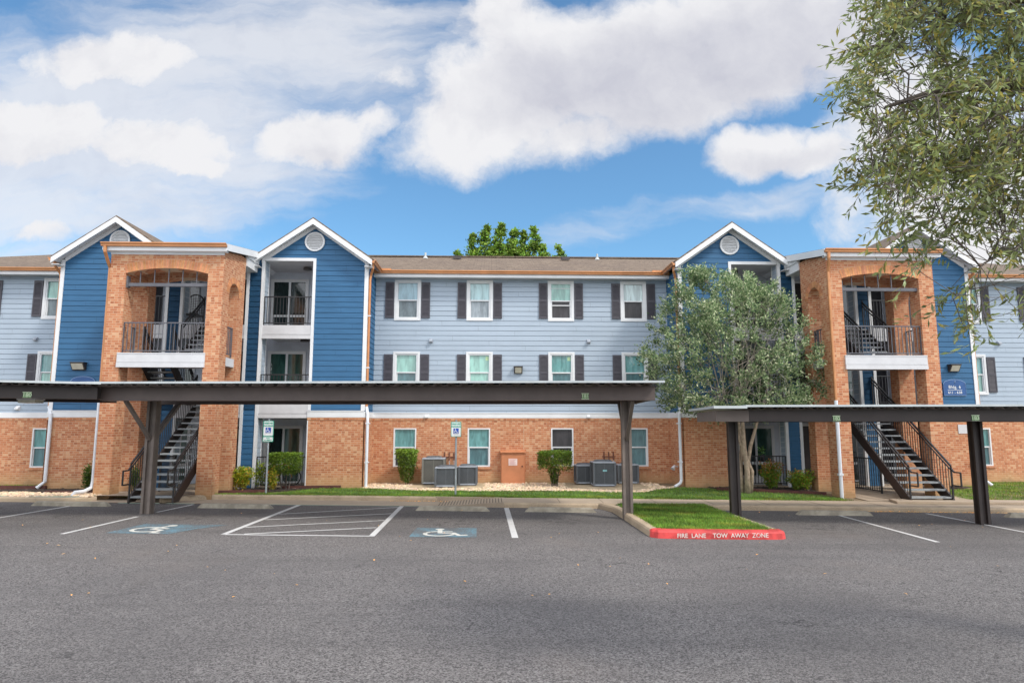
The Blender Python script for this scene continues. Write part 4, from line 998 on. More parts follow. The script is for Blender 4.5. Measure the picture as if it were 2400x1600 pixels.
# ------------------------------------------------------------------ AC units etc.
def ac_unit(label, xc, yc, w, d, h, z, body, badge=False):
    t = thing('condenser_unit', label, 'air conditioner', (xc,yc,z), group='air conditioner condensers by the brick wall')
    m = MB(); m.box(xc-w/2+.02,xc+w/2-.02,yc-d/2+.02,yc+d/2-.02,z+.04,z+h-.05); m.build('coil', M['acfin'], t)
    m = MB()
    n = int(h/.043)
    for i in range(n):
        a = z+.075+(h-.14)*i/n; m.box(xc-w/2,xc+w/2,yc-d/2,yc+d/2,a,a+.022)
    for sx in (-1,1):
        for sy in (-1,1): m.box(xc+sx*w/2-.035,xc+sx*w/2+.035,yc+sy*d/2-.035,yc+sy*d/2+.035,z+.05,z+h-.05)
    m.box(xc-.012,xc+.012,yc-d/2-.006,yc+d/2+.006,z+.05,z+h-.05)
    m.build('louvre_panel', M[body], t, bevel=.004)
    m = MB(); m.box(xc-w/2-.02,xc+w/2+.02,yc-d/2-.02,yc+d/2+.02,z+.02,z+.07); m.build('base_rail', M['actrim'], t, bevel=.01); m = MB(); m.box(xc-w/2-.025,xc+w/2+.025,yc-d/2-.025,yc+d/2+.025,z+h-.065,z+h-.02); m.build('top_rim', M['actrim'], t, bevel=.01)
    m = MB(); m.tube([(xc,yc,z+h-.02),(xc,yc,z+h+.02),(xc,yc,z+h+.035)],[min(w,d)*.5,min(w,d)*.44,min(w,d)*.30],20)
    for k in range(10):
        a = math.pi*2*k/10; m.bar((xc,yc,z+h+.045),(xc+math.cos(a)*min(w,d)*.42,yc+math.sin(a)*min(w,d)*.42,z+h+.03),.012)
    m.build('fan_guard', M['acgrey'], t)
    if badge:
        m = MB(); m.box(xc-.06,xc+.08,yc-d/2-.012,yc-d/2-.002,z+h*.60,z+h*.60+.055); m.build('badge', simple('teal_badge', (.25,.52,.55), .4), t)
ac_unit('tall taupe condenser nearest the left trimmed shrub', -2.0, 23.82, .74, .62, .92, .22, 'actaupe')
ac_unit('dark condenser partly behind the accessible parking sign pole', -1.5, 22.86, .68, .66, .68, .2, 'acgrey')
ac_unit('dark square condenser just right of the sign pole', -.79, 23.46, .60, .60, .68, .2, 'acgrey')
ac_unit('dark condenser left of the grey one with a teal badge', 3.33, 23.85, .60, .6, .68, .21, 'acgrey')
ac_unit('grey condenser with a teal badge', 3.86, 23.05, .72, .70, .84, .2, 'actaupe' if False else 'acgrey', True)
ac_unit('dark condenser behind the middle carport post', 4.88, 24.0, .70, .5, .70, .2, 'acgrey')
pd = MB()
pd.box(-2.75,-.25,22.4,24.34,.05,.196); pd.hexa([(2.6,22.15,.02),(4.6,21.35,.02),(5.35,21.7,.02),(5.35,24.34,.02)],[(2.6,22.15,.192),(4.6,21.35,.17),(5.35,21.7,.18),(5.35,24.34,.198)]); pd.hexa([(2.6,22.15,.02),(5.35,24.345,.02),(4.0,24.345,.02),(2.6,24.34,.02)],[(2.6,22.15,.192),(5.35,24.345,.198),(4.0,24.345,.198),(2.6,24.34,.198)])
tag(pd.build('pavement', M['padc']), 'concrete pads under the air conditioners', kind='structure')
ub = thing('utility_box', 'terracotta painted steel utility cabinet against the brick wall', 'utility cabinet', (.8,24.1,.17))
m = MB(); m.box(.36,1.23,24.12,24.365,.1,1.27); m.hexa([(.33,24.05,1.27),(1.25,24.05,1.27),(1.25,24.365,1.27),(.33,24.365,1.27)],[(.33,24.05,1.32),(1.25,24.05,1.32),(1.25,24.365,1.36),(.33,24.365,1.36)]); m.build('cabinet', M['terracotta'], ub, bevel=.008)
m = MB(); m.box(.39,1.20,24.10,24.119,.13,1.24); dr = m.build('cabinet_door', M['terracotta'], ub)
m = MB(); m.disc((1.13,24.09,.80),.03,'y',12,.03); m.build('latch', M['rust'], dr)
m = MB(); m.box(.64,.95,24.092,24.099,.83,1.07); nt = m.build('notice', M['notice'], ub)
m = MB()
for i in range(6): m.box(.665,.925-(i*37 % 5)*.02,24.088,24.0915,1.035-i*.036,1.05-i*.036)
m.build('notice_lines', M['noticeink'], nt)
def pipes(label, xc, z):
    t = thing('line_covers', label, 'pipe stubs', (xc,WY-.05,z)); 
    for i in range(3):
        x = xc-.17+i*.17; m = MB(); m.tube([(x,WY-.04,z+.18),(x,WY-.055,z+.0),(x,WY-.10,z-.12)],.022,8); m.build('pipe', M['rust'], t)
        m = MB(); m.tube([(x,WY-.10,z-.1),(x+.02,WY-.16,z-.35),(x-.03,WY-.2,z-.55)],.013,6); m.build('cable', M['pole'], t)
    m = MB(); m.box(xc-.24,xc+.24,WY-.065,WY-.036,z-.012,z+.015); m.build('bracket', M['rust'], t)
pipes('rusty pipe stubs above the condensers left of the cabinet', -1.5, 1.12); pipes('rusty pipe stubs above the badged condenser', 4.3, 1.12)

# accessible parking signs
def park_sign(label, x, y, zt, h, w, van):
    z0 = gz(x,y)-.02
    t = thing('parking_sign', label, 'parking sign', (x,y,z0), group='reserved parking signs on poles')
    m = MB(); m.tube([(x+.0,y,z0),(x,y,zt+.06)],.03,10); m.build('pole', M['pole'], t)
    def panel(za, zb, nm):
        P = []; r = .03
        for (cx_, cz_, a0) in ((x+w/2-r,zb-r,0),(x-w/2+r,zb-r,90),(x-w/2+r,za+r,180),(x+w/2-r,za+r,270)):
            for k in range(5): P.append((cx_+r*math.cos(R(a0+22.5*k)), cz_+r*math.sin(R(a0+22.5*k))))
        m = MB(); m.prism([Vector((a,y-.034,b)) for a, b in P], (0,0,0), (0,-.008,0)); o = m.build(nm, M['signgreen'], t)
        q = MB(); sx = (w-.034)/w; sz = (zb-za-.034)/(zb-za); zc = (za+zb)/2
        q.prism([Vector((x+(a-x)*sx,y-.0425,zc+(b-zc)*sz)) for a, b in P], (0,0,0), (0,-.002,0)); q.build('sign_face', M['signwhite'], o)
        return o
    zb = zt; za = zt-h
    o = panel(za, zb, 'sign_panel')
    text_mesh('lettering', 'RESERVED', .068, M['signgreen'], o, (x,y-.046,zb-.075), bold=.0025); text_mesh('lettering', 'PARKING', .068, M['signgreen'], o, (x,y-.046,zb-.155), bold=.0025)
    m = MB(); s = .16; bz = zb-.205-s; m.box(x-s/2,x+s/2,y-.048,y-.0446,bz,bz+s); b = m.build('blue_square', M['signblue'], o)
    m = MB()
    for i, p in enumerate(isa()): m.prism([Vector((x+(v.x-.5)*s,y-.0485-.0003*(i % 3),bz+v.y*s)) for v in p], (0,0,0), (0,-.0012,0))
    m.build('wheelchair_mark', M['signwhite'], b)
    if van:
        o2 = panel(za-.165, za-.003, 'van_plate'); text_mesh('lettering', 'VAN', .052, M['signgreen'], o2, (x,y-.046,za-.055), bold=.002); text_mesh('lettering', 'ACCESSIBLE', .042, M['signgreen'], o2, (x,y-.046,za-.115), bold=.002)
park_sign('green and white accessible parking sign with a van plate', -6.78, 20.6, 2.385, .47, .32, True)
park_sign('green and white accessible parking sign without a lower plate', -1.06, 20.4, 2.36, .46, .315, False)

# bicycle and patio things
def bicycle(x, y, z):
    t = thing('bicycle', 'orange and black bicycle on the patio behind the square hedge', 'bicycle', (x,y,z))
    for xx in (-.46,.46):
        m = MB(); pts = [(x+xx+.29*math.cos(2*math.pi*k/20), y, z+.31+.29*math.sin(2*math.pi*k/20)) for k in range(21)]; m.tube(pts,.022,6,False); w = m.build('wheel', M['rubber'], t)
        m = MB()
        for k in range(8):
            a = math.pi*k/8; m.tube([(x+xx-.28*math.cos(a),y,z+.31-.28*math.sin(a)),(x+xx+.28*math.cos(a),y,z+.31+.28*math.sin(a))],.003,4)
        m.build('spokes', M['pole'], w)
    m = MB(); Pn = lambda a, b: (x+a, y, z+b)
    for a, b in ((Pn(-.46,.31),Pn(-.08,.30)),(Pn(-.08,.30),Pn(-.2,.72)),(Pn(-.2,.68),Pn(-.46,.31)),(Pn(-.08,.30),Pn(.30,.66)),(Pn(-.19,.66),Pn(.28,.74)),(Pn(.28,.80),Pn(.46,.31))): m.tube([a,b],.022,8)
    m.build('frame', M['orange'], t)
    m = MB(); m.tube([(x+.30,y-.26,z+.92),(x+.27,y,z+.88),(x+.30,y+.26,z+.92)],.014,6); m.tube([Pn(.28,.78),Pn(.27,.9)],.016,6); m.build('handlebar', M['rubber'], t)
    m = MB(); m.hexa([(x-.34,y-.07,z+.76),(x-.06,y-.03,z+.77),(x-.06,y+.03,z+.77),(x-.34,y+.07,z+.76)],[(x-.34,y-.07,z+.81),(x-.06,y-.03,z+.80),(x-.06,y+.03,z+.80),(x-.34,y+.07,z+.81)]); m.build('saddle', M['rubber'], t)
    m = MB(); m.disc((x-.08,y-.02,z+.30),.08,'y',14,.012); m.tube([(x-.08,y-.05,z+.30),(x-.02,y-.05,z+.16)],.011,6); m.build('crank', M['pole'], t)
bicycle(-7.25, 23.25, .2)
tb = thing('patio_table', 'white console table on the right patio behind the railing', 'table', (9.3,23.8,.2))
m = MB(); m.box(8.7,10.0,23.6,24.0,.90,.96); m.build('tabletop', M['white'], tb)
for xx in (8.78,9.92):
    for yy in (23.66,23.94): m = MB(); m.box(xx-.035,xx+.035,yy-.035,yy+.035,.2,.9); m.build('leg', M['white'], tb)
m = MB(); m.box(8.75,9.95,23.62,23.98,.42,.47); m.build('shelf', M['white'], tb)
ft = MB(); ft.box(8.9,9.8,23.2,23.5,.2,.5); tag(ft.build('storage_bench', M['offwhite'], bevel=.02), 'low white storage box on the right patio floor', 'bench')

gc = thing('garden_chair', 'black iron chair with a round arched lattice back on the upper left gallery', 'chair', (-10.55,23.4,5.68))
m = MB(); P = [(-10.86,23.55,6.05)]+[(-10.55-.31*math.cos(math.pi*i/12),23.58,6.55+.33*math.sin(math.pi*i/12)) for i in range(13)]+[(-10.24,23.55,6.05)]; m.tube(P,.022,6)
for i in range(1,8):
    x = -10.86+.62*i/8; h = .33*math.sqrt(max(0,1-((x+10.55)/.31)**2)); m.bar((x,23.57,6.1),(x,23.58,6.55+h),.012); zz = 6.1+.09*i; m.bar((-10.85,23.57,zz-.04),(-10.25,23.57,zz+.04),.01)
m.build('backrest', M['black'], gc)
m = MB(); m.box(-10.86,-10.24,23.0,23.56,6.05,6.10); m.build('seat', M['black'], gc)
for xx in (-10.83,-10.27):
    for yy in (23.03,23.53): m = MB(); m.bar((xx,yy,5.66),(xx,yy,6.05),.03); m.build('leg', M['black'], gc)
# ------------------------------------------------------------------ vegetation
def rcol(lo, hi, tint=0.0):
    b = random.uniform(lo, hi); return (b*random.uniform(1-tint,1+tint), b, b*random.uniform(1-tint,1+tint*.5))
def leaf(mb, p, d, n, L, W):                # pointed leaf with a fold along the midrib
    s = d.cross(n)
    if s.length < 1e-4: s = Vector((1,0,0))
    s.normalize(); u = s.cross(d).normalized()
    a = p; b = p+d*L*.45+s*W*.5+u*W*.15; c = p+d*L; e = p+d*L*.45-s*W*.5+u*W*.15
    mb.face([a, b, c, e])
def rnd(): 
    v = Vector((random.gauss(0,1),random.gauss(0,1),random.gauss(0,1))); return v.normalized() if v.length > 1e-6 else Vector((0,0,1))
def inpoly(x, y, P):
    c = False; j = len(P)-1
    for i in range(len(P)):
        if (P[i][1] > y) != (P[j][1] > y) and x < (P[j][0]-P[i][0])*(y-P[i][1])/(P[j][1]-P[i][1])+P[i][0]: c = not c
        j = i
    return c

# 1. the small multi-stemmed tree between the right gable and the island
def small_tree():
    t = thing('crape_myrtle_tree', 'small multi-stemmed tree with grey-green leaves before the right gable', 'tree', (7.98,20.95,.12))
    bx, by_, bz = 7.98, 20.95, .05
    m = MB(); tops = []
    for dx, dy, hx, hy, hz, r in ((-.1,.05,-.55,.1,2.9,.075),(.06,-.05,-.1,-.35,3.1,.085),(.1,.06,.75,.2,2.9,.07),(-.04,.1,.05,.55,3.2,.06),(.16,-.02,-.45,-.2,2.7,.06)):
        pts = [(bx+dx,by_+dy,bz),(bx+dx*1.3+random.uniform(-.05,.05),by_+dy,.8),(bx+(dx*.4+hx*.3),by_+hy*.3,1.6),(bx+hx*.75,by_+hy*.7,2.4),(bx+hx,by_+hy,hz)]
        m.tube(pts,[r*1.25,r,r*.85,r*.7,r*.5],8); tops.append(Vector(pts[-1]))
    tr = m.build('trunk', M['bark'], t, smooth=True)
    # crown outline, as height bands: (z, xmin, xmax)
    prof = [(2.55,6.3,9.0),(2.9,5.4,10.2),(3.4,5.0,10.75),(3.9,4.9,10.9),(4.4,4.85,10.6),(4.9,5.0,10.2),(5.4,5.25,10.1),(5.9,5.6,9.85),(6.3,5.8,9.5),(6.7,6.1,8.9),(7.05,6.4,7.3)]
    br = MB(); lf = MB(); cl = []
    tries = 0
    while len(cl) < 860 and tries < 20000:
        tries += 1
        z = random.uniform(2.5, 7.15)
        for (z0,a0,b0),(z1,a1,b1) in zip(prof[:-1], prof[1:]):
            if z0 <= z < z1: f = (z-z0)/(z1-z0); xa = a0+(a1-a0)*f; xb = b0+(b1-b0)*f; break
        else: continue
        cx_ = (xa+xb)/2; hw = (xb-xa)/2; u = random.uniform(-1,1); yd = random.uniform(-1,1)
        if u*u+yd*yd > 1: continue
        if random.random() > .5+.5*max(abs(u),abs(yd)): continue
        p = Vector((cx_+hw*u, by_+yd*min(1.9,hw*.8), z))
        # gaps
        g = math.sin(p.x*2.3+1.2)*math.sin(p.z*2.1+.4)+.6*math.sin(p.x*5.1+p.z*3.3)
        if g < -.62: continue
        cl.append(p)
    sec = []
    for i in range(55):                      # secondary branches inside the crown
        p = random.choice(cl); o = min(tops, key=lambda q: (q-p).length+random.random()*.8); d = p-o
        side = Vector((d.y,-d.x,0)).normalized()*random.uniform(-.12,.12)*d.length
        P = [o, o+d*.35+side+Vector((0,0,.1*d.length)), o+d*.7+side*.6+rnd()*.12, p]
        br.tube(P,[.014,.010,.007,.003],5,False)
        for a, b in zip(P[:-1], P[1:]):
            for k in range(4): sec.append(a.lerp(b, k/4))
    for p in cl:
        o = min(sec, key=lambda q: (q-p).length); d = (p-o); L = d.length
        if L < .9 and random.random() < .5: br.tube([o,o+d*.5+rnd()*.08,p],[.007,.005,.003],3,False)
        out = (p-Vector((bx,by_,4.2))).normalized()
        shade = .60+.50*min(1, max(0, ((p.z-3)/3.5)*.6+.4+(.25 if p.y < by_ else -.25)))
        for s in range(5):
            a = (out*.7+rnd()*.7+Vector((0,0,.75))).normalized(); q0 = p+rnd()*.08; q1 = q0+a*random.uniform(.2,.45)
            for k in range(10):
                f = random.random(); q = q0.lerp(q1, f)+rnd()*.05; dd = (a+rnd()*.9).normalized()
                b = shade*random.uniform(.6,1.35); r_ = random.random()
                lf.col = (b*2.3,b*1.85,b*2.2) if r_ > .86 else (b*.38,b*.5,b*.4) if r_ < .36 else (b*1.0,b,b*.9) if r_ > .04 else (b*1.9,b*1.0,b*.5)  # highlights painted as pale leaf colours; crown shade is in the colour too
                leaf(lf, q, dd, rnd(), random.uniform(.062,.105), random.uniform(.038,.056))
    # bare twigs at the right and lower edge
    for i in range(30):
        o = random.choice(sec); p = Vector((random.uniform(6.2,10.9),by_-random.uniform(.2,1.6),random.uniform(2.7,5.6))); br.tube([o.lerp(p,.3),o.lerp(p,.65)+rnd()*.12,p],[.012,.008,.003],4,False)
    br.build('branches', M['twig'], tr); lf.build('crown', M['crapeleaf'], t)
small_tree()

# 2. live oak whose boughs hang into the upper right corner
def oak():
    TX, TYY = 8.3, 5.6
    t = thing('live_oak_tree', 'live oak with narrow leaves hanging over the upper right corner', 'tree', (TX,TYY,0))
    m = MB(); m.tube([(TX,TYY,-.05),(TX-.05,TYY,1.2),(TX-.1,TYY+.05,2.6),(TX-.3,TYY,4.2),(TX-.8,TYY-.05,5.2)],[.34,.27,.24,.2,.16],12)
    limbs = []
    def limb(pts, r0, r1):
        n = len(pts); m.tube(pts,[r0+(r1-r0)*i/(n-1) for i in range(n)],7)
        for a, b in zip(pts[:-1], pts[1:]):
            for k in range(8): limbs.append(Vector(a).lerp(Vector(b), k/8))
    limb([(TX-.8,TYY-.05,5.2),(6.4,5.3,5.25),(5.3,5.1,5.2),(4.3,5.0,5.0),(3.7,5.0,4.95),(3.2,5.0,4.78)],.12,.012)
    limb([(TX-.4,TYY,4.4),(6.7,5.2,4.5),(5.6,4.9,4.35),(4.7,4.8,4.6),(4.1,4.9,4.75)],.1,.012)
    limb([(6.7,5.2,4.5),(5.5,5.0,3.95),(4.6,5.0,3.75),(4.0,5.0,3.55),(3.75,4.9,3.40)],.024,.004)
    limb([(6.4,5.3,5.25),(5.4,5.0,5.7),(4.4,5.0,5.75),(3.6,5.0,5.45)],.07,.008)
    limb([(TX-.8,TYY-.05,5.2),(6.6,5.0,6.2),(5.2,4.9,6.5),(4.2,5.0,6.3)],.1,.012)
    limb([(5.5,5.0,3.95),(4.9,5.3,3.4),(4.5,5.3,3.15)],.012,.003)
    tr = m.build('trunk', M['greybark'], t, smooth=True)
    # where foliage hangs: outline in (x/y, z-height over depth) of the bough mass, at depths 4..6 m
    HOLE = [(.665,.548,.048,.026),(.63,.512,.022,.016),(.565,.47,.02,.03),(.59,.435,.03,.02),(.745,.265,.055,.03),(.81,.20,.045,.028),(.68,.225,.02,.02),(.70,.60,.03,.02),(.64,.33,.02,.012),(.78,.62,.03,.02)]
    OUT = [(.60,.66),(.585,.60),(.60,.565),(.555,.535),(.59,.52),(.57,.475),(.59,.435),(.545,.425),(.585,.40),(.57,.365),(.60,.345),(.57,.325),(.60,.30),(.63,.262),(.66,.245),(.635,.23),(.69,.215),(.685,.18),(.73,.16),(.765,.15),(.745,.115),(.755,.10),(.785,.115),(.82,.16),(.86,.17),(.93,.15),(1.5,.15),(1.7,.5),(1.4,.9),(.60,.9)]
    lf = MB(); tw = MB(); n = 0; tries = 0
    sec = list(limbs); c_ = 0
    while c_ < 170:                          # secondary boughs wander out from the limbs
        a = random.uniform(.5,1.5); b = random.uniform(.10,.86)
        if not inpoly(a, b, OUT) or (a > .95 and random.random() > .3): continue
        if any(((a-h[0])/h[2])**2+((b-h[1])/h[3])**2 < 1 for h in HOLE): continue
        c_ += 1; Y = random.uniform(4.2,6.2); p = Vector((a*Y, Y, 2.2+b*Y))
        o = min((q for q in limbs if q.x > p.x-.1), key=lambda q: (q-p).length+random.random()*.5, default=limbs[0]); d = p-o
        sd = rnd()*.22*d.length; P = [o, o+d*.3+sd*.8, o+d*.65+sd*.7+rnd()*.06, p+Vector((0,0,-.05))]
        if any(((e.x/e.y-h[0])/h[2])**2+(((e.z-2.2)/e.y-h[1])/h[3])**2 < 1 for e in P[1:] for h in HOLE): c_ -= 1; continue
        tw.tube(P,[.008,.006,.004,.002],4,False)
        for e, f in zip(P[:-1], P[1:]):
            for k in range(6): sec.append(e.lerp(f, k/6))
    while n < 1900 and tries < 60000:
        tries += 1
        a = random.uniform(.48,1.6); b = random.uniform(.08,.88)
        if not inpoly(a, b, OUT): continue
        if a > .93 and random.random() > .22: continue
        if any(((a-h[0])/h[2])**2+((b-h[1])/h[3])**2 < 1 for h in HOLE) and random.random() > .06: continue
        if b < .36 and random.random() > (.34 if b < .27 else .58): continue
        if b > .75 and random.random() > .5: continue
        q0 = random.choice(sec); Y = q0.y+random.gauss(0,.25); p = Vector((a*Y, Y, 2.2+b*Y))
        o = min((sec[random.randrange(len(sec))] for _ in range(160)), key=lambda q: (q-p).length); d = (p-o); L = max(d.length,.02)
        if L > .55: continue
        n += 1; d = d/L; st = o
        ax = (d*.35+Vector((-.30,0,-.45))+rnd()*.6).normalized(); tip = p+ax*random.uniform(.12,.28)
        ta, tb = tip.x/tip.y, (tip.z-2.2)/tip.y
        if any(((ta-h[0])/h[2])**2+((tb-h[1])/h[3])**2 < 1 for h in HOLE) and random.random() > .1: n -= 1; continue
        tw.tube([st,st.lerp(p,.5)+rnd()*.06,p,tip],[.0035,.003,.002,.001],3,False)
        sh = random.uniform(.55,1.25)
        for k in range(15):
            f = k/14; q = st.lerp(p,.55+.45*f*2) if f < .5 else p.lerp(tip,(f-.5)*2)
            dd = (ax*.8+rnd()*.75).normalized(); c = sh*random.uniform(.6,1.35); r_ = random.random()
            lf.col = (c*1.35,c*1.5,c*1.9) if r_ > .84 else (c*1.25,c*1.05,c*.7) if r_ < .22 else (c*.85,c*.95,c*.85) if r_ > .012 else (c*3,c*1.5,c*.6)
            leaf(lf, q, dd, rnd(), random.uniform(.058,.095), random.uniform(.017,.026))
    tw.build('twigs', M['greybark'], tr); lf.build('crown', M['oakleaf'], t)
oak()

# 3. tree tops behind the roof
def far_tree(label, x, y, cones, base):
    t = thing('sweetgum_tree', label, 'tree', (x,y,-.3)); m = MB(); m.tube([(x,y,-.4),(x,y,5),(x,y,base)],[.35,.28,.2],8)
    lf = MB()
    for (cx_, zt, r, zb) in cones:
        m.tube([(x+(cx_-x)*.4,y,base-2),(cx_,y,zb),(cx_,y,zt-.3)],[.09,.06,.02],5,False)
        r *= 1.1; H = zt-zb; clumps = []
        for i in range(int(26*r*H)+6):
            f = random.random()**.75; rr = r*(1-f)**.6; a = random.uniform(0,2*math.pi); q = rr*random.uniform(.35,1.15)
            clumps.append((Vector((cx_+q*math.cos(a)+.12*math.sin(f*7+cx_), y+q*math.sin(a), zb+H*f)), random.uniform(.10,.24)*(1-.45*f), random.uniform(.5,1.35)))
        for c0, cr_, cb_ in clumps:
            for i in range(26):
                v = Vector((random.gauss(0,1),random.gauss(0,1),random.gauss(0,.8)))*cr_*.75; q = c0+v
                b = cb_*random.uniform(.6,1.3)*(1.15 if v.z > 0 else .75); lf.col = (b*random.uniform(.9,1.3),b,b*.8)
                leaf(lf, q, (rnd()+Vector((0,0,.2))).normalized(), rnd(), random.uniform(.13,.22), random.uniform(.09,.14))
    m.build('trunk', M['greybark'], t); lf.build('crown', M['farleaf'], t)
far_tree('tall green tree with pointed tops behind the roof ridge', .9, 42, [(-1.15,14.6,.55,12),(-.35,15.2,.75,11.5),(.55,15.35,.8,11.5),(1.4,15.1,.75,11.5),(2.05,14.85,.6,11.5),(2.75,15.2,.62,11.5),(3.35,14.0,.6,11.5),(.1,13.7,1.1,11.4),(1.6,13.7,1.2,11.4),(-1.0,13.6,.5,12)], 12)
far_tree('slim green tree top right of the big one behind the roof', 4.5, 42, [(4.45,14.0,.36,12),(4.15,13.2,.3,12)], 12)
far_tree('sparse yellowish tree top left of the big one behind the roof', -2.2, 42, [(-2.15,13.45,.34,12),(-1.85,13.2,.3,12)], 12)

# 4. shrubs
def shrub(label, shape, n, size, colf, stems, cat='shrub', mat='hedgeleaf', name='shrub', group=None, up=.2):
    n = int(n*1.6); size *= 1.15; pts = [shape() for _ in range(n)]
    bx = stems[0]; t = thing(name, label, cat, (bx[0], bx[1], bx[2]), group=group); m = MB()
    for (x, y, z, x2, y2, z2, r) in [(bx[0]+a*.5,bx[1]+b*.5,bx[2]-.05,bx[0]+a+sx,bx[1]+b,c,rr) for (a, b, c, rr, sx) in stems[1]]:
        m.tube([(x,y,z),((x+x2)/2+random.uniform(-.03,.03),(y+y2)/2,(z+z2)/2),(x2,y2,z2)],[r,r*.8,r*.5],5)
    m.build('stems', M['greybark'], t)
    lf = MB()
    for p in pts:
        lf.col = colf(p); leaf(lf, p, (rnd()+Vector((0,-.2,up))).normalized(), rnd(), size*random.uniform(.75,1.25), size*random.uniform(.4,.6))
    lf.build('foliage', M[mat], t)
def ell(c, r, power=1.0, flat=None, shell=.55):
    def f():
        while True:
            v = rnd(); v = v*(random.uniform(shell,1) if random.random() < .7 else random.random())*(.82+.22*math.sin(v.x*4.1+c[0]*7)*math.sin(v.z*3.7+c[1])+.16*math.sin(v.x*9+v.z*7+c[0])+(.18*random.random() if v.z > .5 else 0)); p = Vector((c[0]+v.x*r[0], c[1]+v.y*r[1], c[2]+v.z*r[2]))
            if flat is None or p.z < flat: return p
    return f
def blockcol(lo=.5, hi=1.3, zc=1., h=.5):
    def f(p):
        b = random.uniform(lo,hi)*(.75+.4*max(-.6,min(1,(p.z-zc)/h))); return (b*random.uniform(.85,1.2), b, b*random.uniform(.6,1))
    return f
def coneshape(c, rt, rb, z0, z1, sh=.6):      # inverted cone with a trimmed flat top
    def f():
        u = random.random()**.75; z = z0+(z1-z0)*u; r = rb+(rt-rb)*u**.55; a = random.uniform(0,2*math.pi); q = r*(random.uniform(sh,1) if random.random() < .75 else random.random())*(1+.07*math.sin(3*a+z*9))
        if random.random() < .18: z = z1-random.uniform(0,.05); q = r*random.random()**.5
        return Vector((c[0]+q*math.cos(a), c[1]+q*math.sin(a)*.85, z+random.uniform(-.02,.03)))
    return f
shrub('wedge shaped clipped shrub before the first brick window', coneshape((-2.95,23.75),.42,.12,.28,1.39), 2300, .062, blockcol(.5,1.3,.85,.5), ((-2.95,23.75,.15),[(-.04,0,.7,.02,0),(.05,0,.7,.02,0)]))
cb = ell((2.2,22.95,1.06),(.70,.55,.44),flat=1.37)
def cb2():
    if random.random() < .16:
        z = random.uniform(.3,.8); r = .1+.36*(z-.3); a = random.uniform(0,6.28); return Vector((2.17+r*math.cos(a)*random.random(),22.95+r*math.sin(a)*random.random(),z))
    a = random.uniform(0,6.28); r = math.sqrt(random.random()); zt_ = 1.37-.07*r**4; zb_ = .98-.26*(1-r*r)**.5-.06*math.sin(3*a)
    if r > .8: zb_ += .0
    k = random.random(); z = zt_-random.uniform(0,.05) if k < .35 else zb_+(zt_-zb_)*random.random()
    if k > .62: r = random.uniform(.86,1.0)
    return Vector((2.2+.58*r*math.cos(a)*(1+.05*math.sin(5*a)), 22.95+.48*r*math.sin(a), z+random.uniform(-.015,.03)))
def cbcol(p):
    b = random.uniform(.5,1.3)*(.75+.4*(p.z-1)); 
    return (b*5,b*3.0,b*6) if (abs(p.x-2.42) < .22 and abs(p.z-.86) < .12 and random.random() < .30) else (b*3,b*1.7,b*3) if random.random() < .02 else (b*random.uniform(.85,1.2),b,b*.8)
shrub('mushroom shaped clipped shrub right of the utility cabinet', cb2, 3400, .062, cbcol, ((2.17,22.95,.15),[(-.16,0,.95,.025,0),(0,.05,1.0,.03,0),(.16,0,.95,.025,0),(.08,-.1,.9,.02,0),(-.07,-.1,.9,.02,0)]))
def hedge_sh():
    x = random.uniform(-.455,.455); y = random.uniform(-.32,.32); z = random.uniform(.68,1.33)
    k = random.random()
    if k < .3: z = 1.33-random.uniform(0,.04)
    elif k < .65: y = -.32+random.uniform(0,.05)
    elif k < .85: x = random.choice((-1,1))*(.455-random.uniform(0,.05))
    if z < .85: x *= .8+.2*(z-.68)/.17
    return Vector((-6.70+x, 22.25+y, z+random.uniform(-.01,.025)))
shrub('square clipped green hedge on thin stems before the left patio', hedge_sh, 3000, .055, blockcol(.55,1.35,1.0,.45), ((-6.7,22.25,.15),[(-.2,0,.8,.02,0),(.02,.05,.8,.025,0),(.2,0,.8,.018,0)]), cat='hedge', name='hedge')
def yel(p):
    b = random.uniform(.7,1.6); k = random.random()+(.75-p.z)*.7
    return (b*2.6,b*.95,b*.6) if k > .85 else (b*1.9,b*1.15,b*.5) if k > .45 else (b*1.1,b*1.1,b*.5)
shrub('yellow green shrub with orange lower leaves right of the left tower', ell((-7.93,21.75,.60),(.37,.33,.44),flat=.93), 1700, .058, yel, ((-7.93,21.75,.15),[(-.1,0,.5,.015,0),(.08,0,.5,.015,0)]))
def wis(p):
    b = random.uniform(.6,1.4); return (b*1.7,b*1.2,b*.7) if random.random() < .45 else (b,b*.95,b*.6)
shrub('thin wispy plant by the left patio railing', ell((-7.55,22.3,.68),(.26,.15,.48)), 330, .06, wis, ((-7.55,22.3,.15),[(-.15,0,.9,.006,0),(.1,0,.85,.006,0),(0,.05,1.0,.006,0)]), name='garden_plant', cat='plant')
shrub('reddish wispy plant just right of the van accessible sign pole', ell((-7.0,21.9,.52),(.2,.16,.40)), 420, .06, lambda p: (lambda b: (b*2.2,b*.95,b*.6) if random.random() < .5 else (b*1.2,b,b*.6))(random.uniform(.6,1.3)), ((-7.0,21.9,.15),[(-.08,0,.7,.006,0),(.1,0,.6,.006,0)]), name='garden_plant', cat='plant')
def nan(p):
    b = random.uniform(.55,1.3); top = max(0,(p.z-.65)*1.6); return (b*2.3,b*.5,b*1.1) if random.random() < top*.9+.06 else (b*1.5,b*1.05,b*.5) if random.random() < .25 else (b*.8,b*.85,b*.6)
shrub('red tipped leafy shrub before the right patio table', ell((9.25,21.95,.60),(.40,.32,.52)), 1500, .062, nan, ((9.25,21.95,.13),[(-.12,0,.7,.012,0),(.1,0,.6,.012,0),(0,0,.9,.012,0)]), up=.5)
